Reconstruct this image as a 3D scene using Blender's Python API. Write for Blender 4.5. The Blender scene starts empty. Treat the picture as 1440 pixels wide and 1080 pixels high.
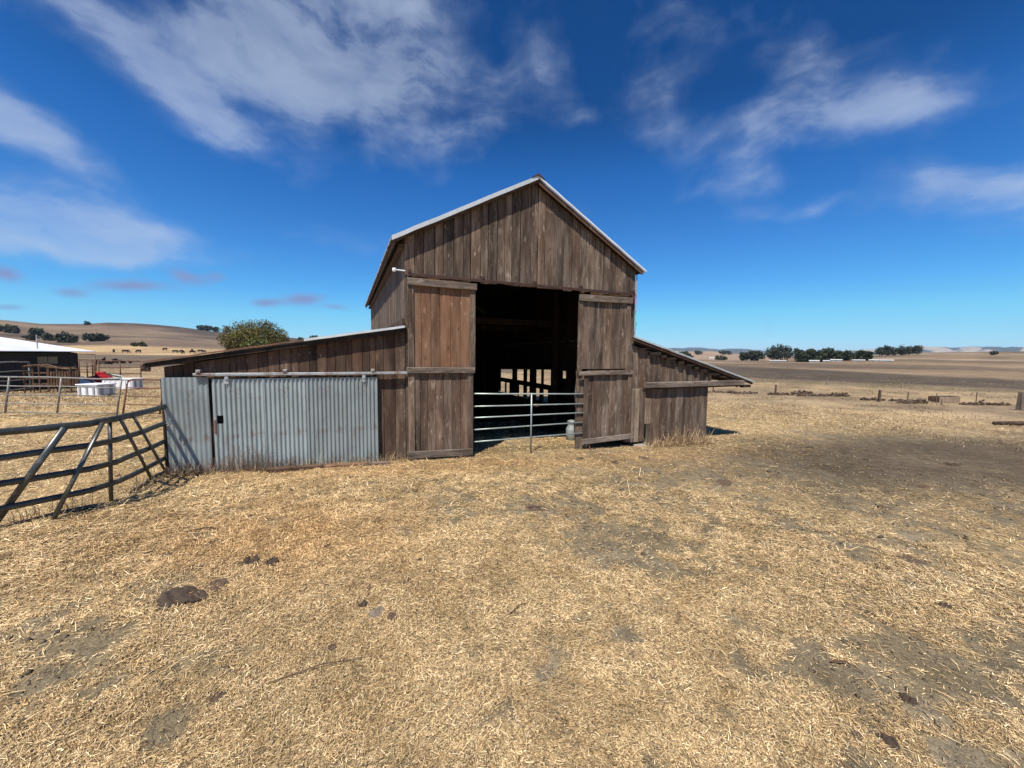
import bpy, math, random
import numpy as np
from mathutils import Vector, Matrix
random.seed(7)
RNG = np.random.default_rng(11)
SC = bpy.context.scene
COL = SC.collection
rad = math.radians

# ------------------------------------------------------------------ camera
CAMZ = 2.1
cam_d = bpy.data.cameras.new('camera')
cam_d.sensor_width = 36; cam_d.lens = 541 / 1440 * 36
cam_d.clip_start = 0.05; cam_d.clip_end = 30000
cam = bpy.data.objects.new('camera', cam_d); COL.objects.link(cam)
cam.matrix_world = Matrix.Translation((0, 0, CAMZ)) @ Matrix.Rotation(rad(90 - 4.39), 4, 'X') @ Matrix.Rotation(rad(0.6), 4, 'Z')
SC.camera = cam
SC.render.resolution_x = 1024; SC.render.resolution_y = 768

# ------------------------------------------------------------------ sun, sky, exposure
SUN_EL = 60.0
SUN_H = (-0.33, -0.944)
SUN_V = Vector((SUN_H[0] * math.cos(rad(SUN_EL)), SUN_H[1] * math.cos(rad(SUN_EL)), math.sin(rad(SUN_EL))))
sun_d = bpy.data.lights.new('sun', 'SUN'); sun_d.energy = 5.0; sun_d.angle = rad(0.53); sun_d.color = (1.0, 0.93, 0.83)
sun = bpy.data.objects.new('sun', sun_d); COL.objects.link(sun)
sun.rotation_euler = (-SUN_V).to_track_quat('-Z', 'Y').to_euler(); sun.location = (-5, -12, 20)
SC.view_settings.view_transform = 'Standard'; SC.view_settings.look = 'None'
SC.view_settings.exposure = 0.40; SC.view_settings.gamma = 1.0
SC.view_settings.use_curve_mapping = False
SKY_STRENGTH = 0.11
HAZE = 7e-5

CLOUDS = [[-0.475, 0.56, 4.023, -1.436, 0.175, -9.092, 1.0], [-0.326, 0.621, 5.896, -0.141, 1.445, -8.862, 0.85], [-0.6, 0.575, 7.67, -3.348, 0.321, -16.328, 0.8], [-0.749, 0.493, 5.526, -3.497, -10.825, -25.094, 0.85], [-0.642, 0.428, 9.781, -6.078, -10.009, -23.698, 0.7], [-0.848, 0.205, 7.0, -1.5, -0.6, -23, 2.3], [-0.90, 0.335, 10.0, -4.0, -11, -28, 1.3], [-0.181, 0.489, 9.79, -0.047, 1.533, -18.407, 0.45], [-0.043, 0.571, 15.588, -8.152, -2.181, -10.019, 0.35], [0.07, 0.606, 14.442, 0.356, -0.339, -12.836, 0.4], [0.159, 0.531, 19.527, 0.623, -2.538, -40.727, 0.35], [0.337, 0.56, 15.094, -1.063, -2.223, -10.457, 0.42], [0.632, 0.435, 5.715, 1.719, -0.38, -22.157, 1.0], [0.603, 0.533, 12.335, 0.897, -6.013, -20.754, 0.5], [0.725, 0.444, 13.02, 0.955, -8.131, -24.622, 0.6], [0.841, 0.277, 10.425, 0.069, -7.422, -18.923, 0.7], [0.904, 0.249, 24.955, 1.811, -7.193, -24.977, 0.6], [0.515, 0.355, 10.078, 1.418, -2.708, -31.386, 0.5], [0.653, 0.291, 16.532, 2.984, -1.862, -48.44, 0.4], [0.408, 0.626, 13.915, 0.889, -5.046, -25.555, 0.2], [-0.396, 0.253, 11.956, -1.285, 0.894, -36.333, 0.45], [-0.512, 0.253, 24.438, -0.741, 10.269, -69.817, 0.25], [-0.773, 0.115, 19.646, -1.679, 5.315, -98.361, 0.6], [-0.692, 0.144, 35.719, -8.827, -14.863, -70.85, 0.55], [-0.648, 0.153, 54.321, -2.12, 11.386, -89.873, 0.4], [-0.911, 0.12, 62.127, -8.846, -5.62, -101.178, 0.6], [-0.847, 0.098, 52.425, -7.699, -9.674, -118.787, 0.5], [-0.57, 0.113, 38.808, -1.131, 9.382, -111.57, 0.55], [-0.495, 0.123, 22.162, -0.531, 6.988, -91.639, 0.6], [-0.427, 0.106, 41.265, -6.115, -13.86, -152.33, 0.4], [-0.911, 0.071, 66.671, -3.987, 25.002, -229.931, 0.4], [0.544, 0.293, 12.807, 0.66, -7.125, -45.822, 0.25]]

def build_world():
    w = bpy.data.worlds.new('World'); SC.world = w; w.use_nodes = True
    nt = w.node_tree; N = nt.nodes; L = nt.links
    for n in list(N): N.remove(n)
    out = N.new('ShaderNodeOutputWorld'); bg = N.new('ShaderNodeBackground')
    sky = N.new('ShaderNodeTexSky'); sky.sky_type = 'NISHITA'; sky.sun_disc = False
    sky.sun_elevation = rad(SUN_EL); sky.sun_rotation = math.atan2(SUN_H[0], SUN_H[1])
    sky.altitude = 0; sky.air_density = 0.7; sky.dust_density = 0.0; sky.ozone_density = 4.0
    tc = N.new('ShaderNodeTexCoord')
    sep = N.new('ShaderNodeSeparateXYZ'); L.new(tc.outputs['Generated'], sep.inputs[0])
    def m(op, a, b=None, c=None, clamp=False):
        n = N.new('ShaderNodeMath'); n.operation = op; n.use_clamp = clamp
        for i, v in enumerate((a, b, c)):
            if v is None: continue
            if isinstance(v, (int, float)): n.inputs[i].default_value = v
            else: L.new(v, n.inputs[i])
        return n.outputs[0]
    # a phone camera's deep polarised blue: the physical sky through one tone curve per channel
    sc0 = N.new('ShaderNodeVectorMath'); sc0.operation = 'SCALE'; sc0.inputs['Scale'].default_value = SKY_STRENGTH; L.new(sky.outputs[0], sc0.inputs[0])
    cv = N.new('ShaderNodeRGBCurve'); L.new(sc0.outputs[0], cv.inputs['Color'])
    for k, pts in enumerate((((.072, .006), (.092, .018), (.228, .098), (.344, .20), (.571, .35), (1, .66)),
                             ((.132, .072), (.166, .140), (.392, .434), (.543, .63), (.803, .77), (1, .84)),
                             ((.273, .275), (.335, .48), (.50, .74), (.671, .93), (.95, 1.0)))):
        c = cv.mapping.curves[k]
        while len(c.points) < len(pts) + 2: c.points.new(.5, .5)
        allp = [(0, 0)] + list(pts) + ([(1.0, 1.0)] if k == 2 else [(1.0001, pts[-1][1] + .0001)])
        for q, (x_, y_) in zip(c.points, allp): q.location = (x_, y_); q.handle_type = 'VECTOR'
    cv.mapping.update()
    gm = N.new('ShaderNodeVectorMath'); gm.operation = 'SCALE'; gm.inputs['Scale'].default_value = 1 / SKY_STRENGTH / 1.32; L.new(cv.outputs[0], gm.inputs[0])
    az = m('ARCTAN2', sep.outputs[0], sep.outputs[1]); el = m('ARCSINE', sep.outputs[2])
    # drifting wisps: domain-warped noise over the direction
    cx = N.new('ShaderNodeCombineXYZ'); L.new(az, cx.inputs[0]); L.new(el, cx.inputs[1])
    warp = N.new('ShaderNodeTexNoise'); warp.inputs['Scale'].default_value = 5.0; warp.inputs['Detail'].default_value = 5
    L.new(cx.outputs[0], warp.inputs['Vector'])
    ws = N.new('ShaderNodeVectorMath'); ws.operation = 'SUBTRACT'; L.new(warp.outputs['Color'], ws.inputs[0]); ws.inputs[1].default_value = (.5, .5, .5)
    wm = N.new('ShaderNodeVectorMath'); wm.operation = 'SCALE'; L.new(ws.outputs[0], wm.inputs[0]); wm.inputs['Scale'].default_value = 0.10
    pos = N.new('ShaderNodeVectorMath'); pos.operation = 'ADD'; L.new(cx.outputs[0], pos.inputs[0]); L.new(wm.outputs[0], pos.inputs[1])
    def blob(cxx, cyy, a, b, c, d, I, src):
        sub = N.new('ShaderNodeVectorMath'); sub.operation = 'SUBTRACT'; L.new(src, sub.inputs[0]); sub.inputs[1].default_value = (cxx, cyy, 0)
        d1 = N.new('ShaderNodeVectorMath'); d1.operation = 'DOT_PRODUCT'; L.new(sub.outputs[0], d1.inputs[0]); d1.inputs[1].default_value = (a, b, 0)
        d2 = N.new('ShaderNodeVectorMath'); d2.operation = 'DOT_PRODUCT'; L.new(sub.outputs[0], d2.inputs[0]); d2.inputs[1].default_value = (c, d, 0)
        q = m('MULTIPLY_ADD', d1.outputs['Value'], d1.outputs['Value'], m('MULTIPLY', d2.outputs['Value'], d2.outputs['Value']))
        return m('MULTIPLY', m('EXPONENT', m('MULTIPLY', q, -1.0)), I)
    wsm = N.new('ShaderNodeVectorMath'); wsm.operation = 'SCALE'; L.new(ws.outputs[0], wsm.inputs[0]); wsm.inputs['Scale'].default_value = 0.035
    pos2 = N.new('ShaderNodeVectorMath'); pos2.operation = 'ADD'; L.new(cx.outputs[0], pos2.inputs[0]); L.new(wsm.outputs[0], pos2.inputs[1])
    high = None; low = None
    for c in CLOUDS:
        small = c[1] < 0.2
        o = blob(*c, src=pos2.outputs[0] if small else pos.outputs[0])
        if small: low = o if low is None else m('ADD', low, o)
        else: high = o if high is None else m('ADD', high, o)
    # a scatter of the same wisps over the rest of the sky, outside the view too
    st = N.new('ShaderNodeMapping'); st.inputs['Rotation'].default_value = (0, 0, rad(38)); st.inputs['Scale'].default_value = (3.0, 8.5, 1)
    L.new(pos.outputs[0], st.inputs[0])
    streak = N.new('ShaderNodeTexNoise'); streak.inputs['Scale'].default_value = 1.6; streak.inputs['Detail'].default_value = 8; streak.inputs['Roughness'].default_value = .52
    L.new(st.outputs[0], streak.inputs['Vector'])
    puff = N.new('ShaderNodeTexNoise'); puff.inputs['Scale'].default_value = 9; puff.inputs['Detail'].default_value = 8; puff.inputs['Roughness'].default_value = .5
    L.new(pos2.outputs[0], puff.inputs['Vector'])
    fine = N.new('ShaderNodeTexNoise'); fine.inputs['Scale'].default_value = 4.2; fine.inputs['Detail'].default_value = 10; fine.inputs['Roughness'].default_value = .62
    st2 = N.new('ShaderNodeMapping'); st2.inputs['Rotation'].default_value = (0, 0, rad(62)); st2.inputs['Scale'].default_value = (1.6, 4.5, 1)
    L.new(pos.outputs[0], st2.inputs[0]); L.new(st2.outputs[0], fine.inputs['Vector'])
    # noise in -.5 .. .5: broad puffs, slanting streaks, fine fibres
    nz = m('ADD', m('ADD', m('MULTIPLY', m('SUBTRACT', streak.outputs[0], .5), 1.0), m('MULTIPLY', m('SUBTRACT', puff.outputs[0], .5), 1.5)), m('MULTIPLY', m('SUBTRACT', fine.outputs[0], .5), .95))
    mask = m('MINIMUM', high, 1.5)
    # how much a spot can hold cloud at all, and then how ragged it is
    d0 = m('ADD', m('MULTIPLY', mask, .95), m('MULTIPLY', nz, m('MULTIPLY_ADD', mask, 1.0, .25)))
    dens = m('MULTIPLY', m('SUBTRACT', d0, .10, clamp=True), .72, clamp=True)
    inner = m('ADD', m('MULTIPLY', m('SUBTRACT', streak.outputs[0], .5), 1.9), m('MULTIPLY', m('SUBTRACT', fine.outputs[0], .5), 1.0))
    dens = m('MULTIPLY', dens, m('MAXIMUM', m('ADD', .84, inner), .12), clamp=True)
    dens = m('MULTIPLY', dens, m('MINIMUM', m('MULTIPLY_ADD', dens, 1.6, .35), 1.0), clamp=True)
    back = m('MULTIPLY', m('LESS_THAN', sep.outputs[1], 0.0), m('MULTIPLY', m('SUBTRACT', nz, .05, clamp=True), 2.0), clamp=True)
    dens = m('MAXIMUM', dens, back)
    dens = m('MULTIPLY', dens, m('MULTIPLY_ADD', dens, -.38, 1.0))
    lowd = m('MULTIPLY', m('ADD', m('MULTIPLY', low, 1.5), m('MULTIPLY', m('SUBTRACT', puff.outputs[0], .60), .8)), 1.2, clamp=True)
    c1 = N.new('ShaderNodeMixRGB'); c1.inputs[2].default_value = (3.6, 4.3, 5.5, 1)
    L.new(gm.outputs[0], c1.inputs[1]); L.new(dens, c1.inputs[0])
    c2 = N.new('ShaderNodeMixRGB'); c2.inputs[2].default_value = (1.5, 2.2, 4.2, 1)
    L.new(c1.outputs[0], c2.inputs[1]); L.new(lowd, c2.inputs[0])
    L.new(c2.outputs[0], bg.inputs[0]); bg.inputs[1].default_value = SKY_STRENGTH
    L.new(bg.outputs[0], out.inputs[0])
build_world()

# ------------------------------------------------------------------ numeric helpers
A0 = np.array([-2.0965, 7.5825]); TH = rad(23.2)
UX = np.array([math.cos(TH), math.sin(TH)]); VX = np.array([-math.sin(TH), math.cos(TH)])
def to_world(t, s, z=0.0):
    p = A0 + UX * t + VX * s
    return (float(p[0]), float(p[1]), z)
def hash2(ix, iy, seed):
    h = (ix.astype(np.int64) * 374761393 + iy.astype(np.int64) * 668265263 + seed * 974711) & 0x7fffffff
    h = ((h ^ (h >> 13)) * 1274126177) & 0x7fffffff
    return ((h ^ (h >> 16)) & 0xffff) / 65535.0
def vnoise(x, y, seed=0):
    ix = np.floor(x); iy = np.floor(y); fx = x - ix; fy = y - iy
    fx = fx * fx * (3 - 2 * fx); fy = fy * fy * (3 - 2 * fy)
    a = hash2(ix, iy, seed); b = hash2(ix + 1, iy, seed); c = hash2(ix, iy + 1, seed); d = hash2(ix + 1, iy + 1, seed)
    return (a * (1 - fx) + b * fx) * (1 - fy) + (c * (1 - fx) + d * fx) * fy
def fbm(x, y, seed=0, o=4, g=.5):
    s = 0; a = 1; n = 0
    for i in range(o):
        s = s + a * vnoise(x * 2 ** i + 17.3 * i, y * 2 ** i - 9.1 * i, seed + i); n += a; a *= g
    return s / n
def sstep(a, b, x):
    k = np.clip((x - a) / (b - a), 0, 1); return k * k * (3 - 2 * k)

# skyline of the hills: azimuth in degrees, rise over distance
SKY_AZ = [-180, -90, -52.87, -51.7, -50.47, -48.7, -47.77, -46.3, -44.22, -42.56, -40.81, -38.97, -37.02, -34.97, -30.51, -28.11, -24.74, -20.25, -12.51, 0, 16.35, 21.08, 23.79, 27.23, 29.68, 32.03, 34.25, 38.37, 40.86, 43.18, 46.35, 49.2, 52.93, 90, 180]
SKY_E = [.04, .045, 0.0462, 0.0444, 0.0425, 0.0446, 0.0457, 0.0499, 0.051, 0.0501, 0.0478, 0.0439, 0.0397, 0.0352, 0.0333, 0.0314, 0.0264, 0.0213, 0.0111, .012, 0.0176, 0.0163, 0.0120, 0.0127, 0.0081, 0.0032, 0.002, 0.0014, 0.0033, 0.0064, 0.0107, 0.0121, 0.0133, .02, .04]
def near_z(x, y):
    t = (x - A0[0]) * UX[0] + (y - A0[1]) * UX[1]
    return -.55 * np.tanh(.075 * (t + .4))
def terrain(x, y):
    x = np.asarray(x, float); y = np.asarray(y, float)
    r = np.hypot(x, y); az = np.degrees(np.arctan2(x, y))
    g = near_z(x, y)
    E = np.interp(az, SKY_AZ, SKY_E)
    R = np.interp(az, [-180, -20, 16, 34, 40, 90, 180], [900, 900, 1200, 1200, 500, 500, 900])
    r0 = np.interp(az, [-180, -20, 10, 34, 40], [180, 180, 380, 380, 130])
    k = np.clip((r - r0) / (R - r0), 0, 1) ** 1.6
    und = (fbm(x / 130, y / 130, 5, 4) - .5)
    top = CAMZ + R * E
    hgt = g + k * (top - g) + und * 16 * k * (1 - k) * np.clip(E / .03, 0, 1.3)
    fall = np.clip((r - R) / R, 0, 1)
    hgt = hgt * (1 - fall) - 6 * fall
    bump = (fbm(x * 1.1, y * 1.1, 21, 3) - .5) * .05 * np.clip(r / 3, .4, 1) + (fbm(x * 5, y * 5, 33, 3) - .5) * .055 * np.clip(1 - (r - 14) / 20, 0, 1)
    return hgt + bump * np.clip(r / 1.0, 0, 1)
def tz(x, y): return float(terrain(np.array([x]), np.array([y]))[0])

def blobm(x, y, cx, cy, rx, ry, ang=0):
    c, s = math.cos(rad(ang)), math.sin(rad(ang))
    dx, dy = x - cx, y - cy
    return np.exp(-(((dx * c + dy * s) / rx) ** 2 + ((-dx * s + dy * c) / ry) ** 2))
def cover(x, y):
    """how much of the soil the straw hides, 0..1; and how dark and how orange the spot is"""
    n1 = fbm(x * .9 + 3, y * .9, 41, 4); n2 = fbm(x * 3.2, y * 3.2, 47, 4); n3 = fbm(x * .25, y * .25, 53, 3)
    bare = 1.0 * blobm(x, y, 12.5, 9.6, 6.5, 2.9, 12) + .33 * blobm(x, y, .5, 5.3, 1.3, .9) + .30 * blobm(x, y, 4.4, 7.6, 3.0, .8, 15) \
        + .4 * blobm(x, y, 1.5, 3.9, .9, .7) + .46 * blobm(x, y, 2.6, 2.5, .9, .7) + .40 * blobm(x, y, 3.9, 2.5, 1.3, .8) + .3 * blobm(x, y, 3.2, 4.9, 1.8, 1.0) \
        + .15 * blobm(x, y, 9, 4.5, 4, 1.5) + .04 * sstep(-1, 3, x)
    n4 = fbm(x * 9, y * 9, 59, 3)
    c = 1.0 - bare + (n1 - .5) * 1.0 + (n2 - .5) * 1.5 + (n3 - .5) * .3 + (n4 - .5) * 1.0
    c = sstep(.25, .85, c)
    dark = np.clip(1.5 * blobm(x, y, 12.5, 9.8, 7.5, 2.7, 12) * (.5 + n2), 0, 1)
    orange = np.clip(.55 * (.4 + n2) * blobm(x, y, -2.6, 4.2, 1.5, .9) + .5 * blobm(x, y, -1.5, 7.1, 4.0, .5, 20) + .35 * blobm(x, y, 4.5, 9.0, 3, .6, 20), 0, 1)
    return c, dark, orange

# ------------------------------------------------------------------ materials
def new_mat(name):
    m = bpy.data.materials.new(name); m.use_nodes = True
    nt = m.node_tree; b = nt.nodes['Principled BSDF']
    b.inputs['Specular IOR Level'].default_value = .25
    return m, nt, b
def ramp(nt, fac, stops):
    r = nt.nodes.new('ShaderNodeValToRGB')
    while len(r.color_ramp.elements) < len(stops): r.color_ramp.elements.new(.5)
    for e, (p, c) in zip(r.color_ramp.elements, stops):
        e.position = p; e.color = (*c, 1) if len(c) == 3 else c
    nt.links.new(fac, r.inputs[0]); return r.outputs[0]
def noise(nt, vec, scale, detail=5, rough=.5, mapping=None):
    if mapping is not None:
        mp = nt.nodes.new('ShaderNodeMapping'); mp.inputs['Scale'].default_value = mapping
        nt.links.new(vec, mp.inputs[0]); vec = mp.outputs[0]
    n = nt.nodes.new('ShaderNodeTexNoise'); n.inputs['Scale'].default_value = scale
    n.inputs['Detail'].default_value = detail; n.inputs['Roughness'].default_value = rough
    nt.links.new(vec, n.inputs['Vector']); return n.outputs[0]
def mix(nt, f, a, b, mode='MIX'):
    n = nt.nodes.new('ShaderNodeMixRGB'); n.blend_type = mode
    for i, v in enumerate((f, a, b)):
        if isinstance(v, (int, float)): n.inputs[i].default_value = v
        elif isinstance(v, tuple): n.inputs[i].default_value = (*v, 1)
        else: nt.links.new(v, n.inputs[i])
    return n.outputs[0]
def mth(nt, op, a, b=0.0, clamp=False):
    n = nt.nodes.new('ShaderNodeMath'); n.operation = op; n.use_clamp = clamp
    for i, v in enumerate((a, b)):
        if isinstance(v, (int, float)): n.inputs[i].default_value = v
        else: nt.links.new(v, n.inputs[i])
    return n.outputs[0]
def bump(nt, b, h, strength, dist):
    n = nt.nodes.new('ShaderNodeBump'); n.inputs['Strength'].default_value = strength; n.inputs['Distance'].default_value = dist
    nt.links.new(h, n.inputs['Height']); nt.links.new(n.outputs[0], b.inputs['Normal'])

def wood(name, dark, mid, light, red=(.14, .07, .04), redness=.35, along='z', val=1.0):
    m, nt, b = new_mat(name); N, L = nt.nodes, nt.links
    tc = N.new('ShaderNodeTexCoord'); oi = N.new('ShaderNodeObjectInfo')
    off = N.new('ShaderNodeVectorMath'); off.operation = 'ADD'
    sc = N.new('ShaderNodeVectorMath'); sc.operation = 'SCALE'; sc.inputs[0].default_value = (31, 17, 23); L.new(oi.outputs['Random'], sc.inputs['Scale'])
    L.new(tc.outputs['Object'], off.inputs[0]); L.new(sc.outputs[0], off.inputs[1]); v = off.outputs[0]
    st = {'z': (1, 1, .035), 'x': (.035, 1, 1)}[along]
    grain = noise(nt, v, 95, 6, .62, st)
    broad = noise(nt, v, 6.5, 4, .5, {'z': (1, 1, .15), 'x': (.15, 1, 1)}[along])
    blot = noise(nt, v, 3.5, 4, .6)
    g = mth(nt, 'ADD', mth(nt, 'MULTIPLY', grain, .55), mth(nt, 'MULTIPLY', broad, .5))
    c = ramp(nt, g, [(.38, dark), (.51, mid), (.63, light)])
    rn = mth(nt, 'MULTIPLY', mth(nt, 'FRACT', mth(nt, 'MULTIPLY', oi.outputs['Random'], 7.31)), redness)
    rn = mth(nt, 'ADD', rn, mth(nt, 'MULTIPLY', mth(nt, 'SUBTRACT', blot, .5), .7), True)
    redc = mix(nt, 1.0, mix(nt, g, tuple(k * .55 for k in red), tuple(k * 1.5 for k in red)), (1, 1, 1), 'MULTIPLY')
    c = mix(nt, rn, c, redc)
    # pale weathered scuffs and dark nail stains
    sc1 = noise(nt, v, 9, 5, .7, {'z': (1, 1, .3), 'x': (.3, 1, 1)}[along])
    c = mix(nt, mth(nt, 'MULTIPLY', mth(nt, 'SUBTRACT', sc1, .585, True), 4.5, True), c, tuple(min(1, k * 1.9) for k in light))
    sc2 = noise(nt, v, 26, 3, .55, {'z': (1, 1, .22), 'x': (.22, 1, 1)}[along])
    c = mix(nt, mth(nt, 'MULTIPLY', mth(nt, 'SUBTRACT', sc2, .665, True), 9, True), c, tuple(min(1, k * 2.3) for k in light))
    c = mix(nt, mth(nt, 'MULTIPLY', mth(nt, 'SUBTRACT', .33, sc2, True), 9, True), c, tuple(k * .6 for k in dark))
    vo = N.new('ShaderNodeTexVoronoi'); vo.inputs['Scale'].default_value = 5
    mp = N.new('ShaderNodeMapping'); mp.inputs['Scale'].default_value = {'z': (1, 1, .45), 'x': (.45, 1, 1)}[along]; L.new(v, mp.inputs[0]); L.new(mp.outputs[0], vo.inputs['Vector'])
    knot = mth(nt, 'SUBTRACT', 1.0, mth(nt, 'MULTIPLY', vo.outputs['Distance'], 8.5), True)
    c = mix(nt, mth(nt, 'MULTIPLY', knot, .85), c, tuple(k * .25 for k in dark))
    bv = mth(nt, 'ADD', .70, mth(nt, 'MULTIPLY', mth(nt, 'FRACT', mth(nt, 'MULTIPLY', oi.outputs['Random'], 3.77)), .52))
    bc = N.new('ShaderNodeCombineXYZ')
    for i in range(3): L.new(mth(nt, 'MULTIPLY', bv, val), bc.inputs[i])
    c = mix(nt, 1.0, c, bc.outputs[0], 'MULTIPLY')
    L.new(c, b.inputs['Base Color']); b.inputs['Roughness'].default_value = .85
    bump(nt, b, mth(nt, 'SUBTRACT', grain, mth(nt, 'MULTIPLY', knot, .4)), .7, .006)
    return m

M = {}
M['wood'] = wood('weathered_grey_brown_wood', (.028, .019, .013), (.100, .073, .053), (.225, .175, .134), redness=.32)
M['wood_h'] = wood('weathered_rail_wood', (.045, .034, .026), (.135, .108, .086), (.26, .215, .175), redness=.15, along='x')
M['wood_red'] = wood('red_brown_wood', (.060, .031, .018), (.140, .080, .049), (.22, .145, .10), red=(.185, .088, .043), redness=.65)
M['wood_dark'] = wood('dark_stained_wood', (.024, .014, .010), (.072, .045, .030), (.130, .090, .064), red=(.09, .042, .024), redness=.6)
M['wood_pale'] = wood('pale_bare_wood', (.13, .09, .06), (.30, .225, .16), (.42, .33, .245), red=(.3, .2, .12), redness=.3)
M['wood_in'] = wood('shade_dark_wood', (.010, .007, .005), (.022, .015, .011), (.04, .03, .022), redness=.1)  # the barn's inner gloom is put into this wood's colour

def metal(name, col, rough=.5, metallic=.3, rust=(.17, .07, .035), rusty=.0, scale=7, spec=.4, streak=(1, 1, .25)):
    m, nt, b = new_mat(name); N, L = nt.nodes, nt.links
    tc = N.new('ShaderNodeTexCoord'); v = tc.outputs['Object']
    n1 = noise(nt, v, scale, 6, .65, streak); n2 = noise(nt, v, scale * 9, 4, .6)
    c = mix(nt, n1, tuple(k * .55 for k in col), tuple(min(1, k * 1.42) for k in col))
    c = mix(nt, mth(nt, 'MULTIPLY', mth(nt, 'SUBTRACT', n2, .55, True), 1.4, True), c, tuple(k * .5 for k in col))
    n3 = noise(nt, v, scale * .8, 7, .7)
    c = mix(nt, mth(nt, 'MULTIPLY', mth(nt, 'SUBTRACT', n3, 1 - rusty - .25, True), 5, True), c, rust)
    oi = N.new('ShaderNodeObjectInfo'); pv = mth(nt, 'ADD', .86, mth(nt, 'MULTIPLY', oi.outputs['Random'], .28)); pc = N.new('ShaderNodeCombineXYZ')
    for i in range(3): L.new(pv, pc.inputs[i])
    c = mix(nt, 1.0, c, pc.outputs[0], 'MULTIPLY')
    L.new(c, b.inputs['Base Color']); b.inputs['Roughness'].default_value = rough; b.inputs['Metallic'].default_value = metallic
    b.inputs['Specular IOR Level'].default_value = spec
    bump(nt, b, n2, .15, .002)
    return m
M['galv'] = metal('galvanised_corrugated_steel', (.30, .345, .345), .5, .2, rusty=.20, scale=5)
M['galv_rail'] = metal('galvanised_track', (.42, .45, .46), .5, .3, rusty=.28, scale=6, streak=(.3, 1, 1))
M['pipe'] = metal('galvanised_pipe', (.36, .42, .40), .4, .3, rusty=.15)
M['fence'] = metal('faded_green_grey_paint', (.042, .046, .043), .33, .15, rust=(.2, .17, .14), rusty=.2, scale=9, spec=.6)
M['fence_b'] = metal('grey_pipe_paint', (.22, .22, .205), .5, .1, rusty=.25)
M['rust'] = metal('rusty_pipe', (.12, .065, .045), .8, .0, rust=(.2, .09, .05), rusty=.35)
M['track'] = metal('rust_brown_track', (.050, .028, .022), .75, .1, rust=(.085, .04, .026), rusty=.3)
M['roofmetal'] = metal('pale_roof_metal', (.62, .65, .66), .42, .15, rusty=.06, scale=3)
M['rooftop'] = metal('old_corrugated_roofing', (.42, .43, .42), .5, .2, rusty=.3, scale=3)
M['whiteroof'] = metal('white_roof_metal', (.80, .82, .82), .4, .0, rusty=.0, scale=2)
def plain(name, col, rough=.7, var=.25, scale=8, spec=.3):
    m, nt, b = new_mat(name); tc = nt.nodes.new('ShaderNodeTexCoord')
    n = noise(nt, tc.outputs['Object'], scale, 5, .6)
    c = mix(nt, n, tuple(k * (1 - var) for k in col), tuple(min(1, k * (1 + var)) for k in col))
    nt.links.new(c, b.inputs['Base Color']); b.inputs['Roughness'].default_value = rough; b.inputs['Specular IOR Level'].default_value = spec
    bump(nt, b, n, .3, .01)
    return m
M['white'] = plain('white_plastic', (.78, .79, .80), .4, .08)
M['offwhite'] = plain('weathered_white_boards', (.46, .46, .44), .6, .2)
M['grey'] = plain('grey_plastic', (.33, .33, .36), .5, .15)
M['red'] = plain('red_paint', (.42, .02, .03), .4, .2)
M['green'] = plain('green_paint', (.03, .12, .05), .5, .2)
M['black'] = plain('dark_rubber', (.02, .02, .02), .8, .2)
M['rustyellow'] = metal('rusty_cream_paint', (.17, .12, .065), .8, .0, rust=(.085, .04, .02), rusty=.42, scale=6)
M['concrete'] = plain('pale_concrete', (.30, .265, .22), .9, .3, 14)
M['windowpale'] = plain('pale_window_board', (.23, .20, .13), .6, .15)
M['shedwall'] = plain('dark_shed_boards', (.030, .032, .032), .85, .5, 3)
M['dung'] = plain('dry_dung', (.10, .068, .046), .95, .75, 7)
M['dung2'] = plain('dark_dung', (.062, .044, .031), .95, .75, 7)
M['stone'] = plain('grey_stone', (.22, .175, .13), .9, .3, 20)
M['bark'] = plain('bark', (.06, .048, .036), .95, .35, 3)
M['cow'] = plain('black_hide', (.013, .011, .010), .8, .3)
M['brush'] = plain('dark_dry_brush', (.10, .065, .05), .95, .4, 5)

def attr_mat(name, rough=.85, noise_amt=.0, scale=20, spec=.1, trans=None, bumpd=0):
    m, nt, b = new_mat(name)
    a = nt.nodes.new('ShaderNodeAttribute'); a.attribute_name = 'tint'
    c = a.outputs['Color']
    if noise_amt:
        tc = nt.nodes.new('ShaderNodeTexCoord')
        n = noise(nt, tc.outputs['Object'], scale, 6, .65)
        k = nt.nodes.new('ShaderNodeMapRange'); k.inputs['From Min'].default_value = .25; k.inputs['From Max'].default_value = .75
        k.inputs['To Min'].default_value = 1 - noise_amt; k.inputs['To Max'].default_value = 1 + noise_amt
        nt.links.new(n, k.inputs[0]); cb = nt.nodes.new('ShaderNodeCombineXYZ')
        for i in range(3): nt.links.new(k.outputs[0], cb.inputs[i])
        c = mix(nt, 1.0, c, cb.outputs[0], 'MULTIPLY')
        if bumpd: bump(nt, b, n, 1.0, bumpd)
    nt.links.new(c, b.inputs['Base Color'])
    b.inputs['Roughness'].default_value = rough; b.inputs['Specular IOR Level'].default_value = spec
    return m
M['straw'] = attr_mat('dry_straw', .6, spec=.3)
M['leaf'] = attr_mat('leaves', .65, spec=.25)
M['hill'] = attr_mat('far_hillside', .95, .35, .004)

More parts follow.
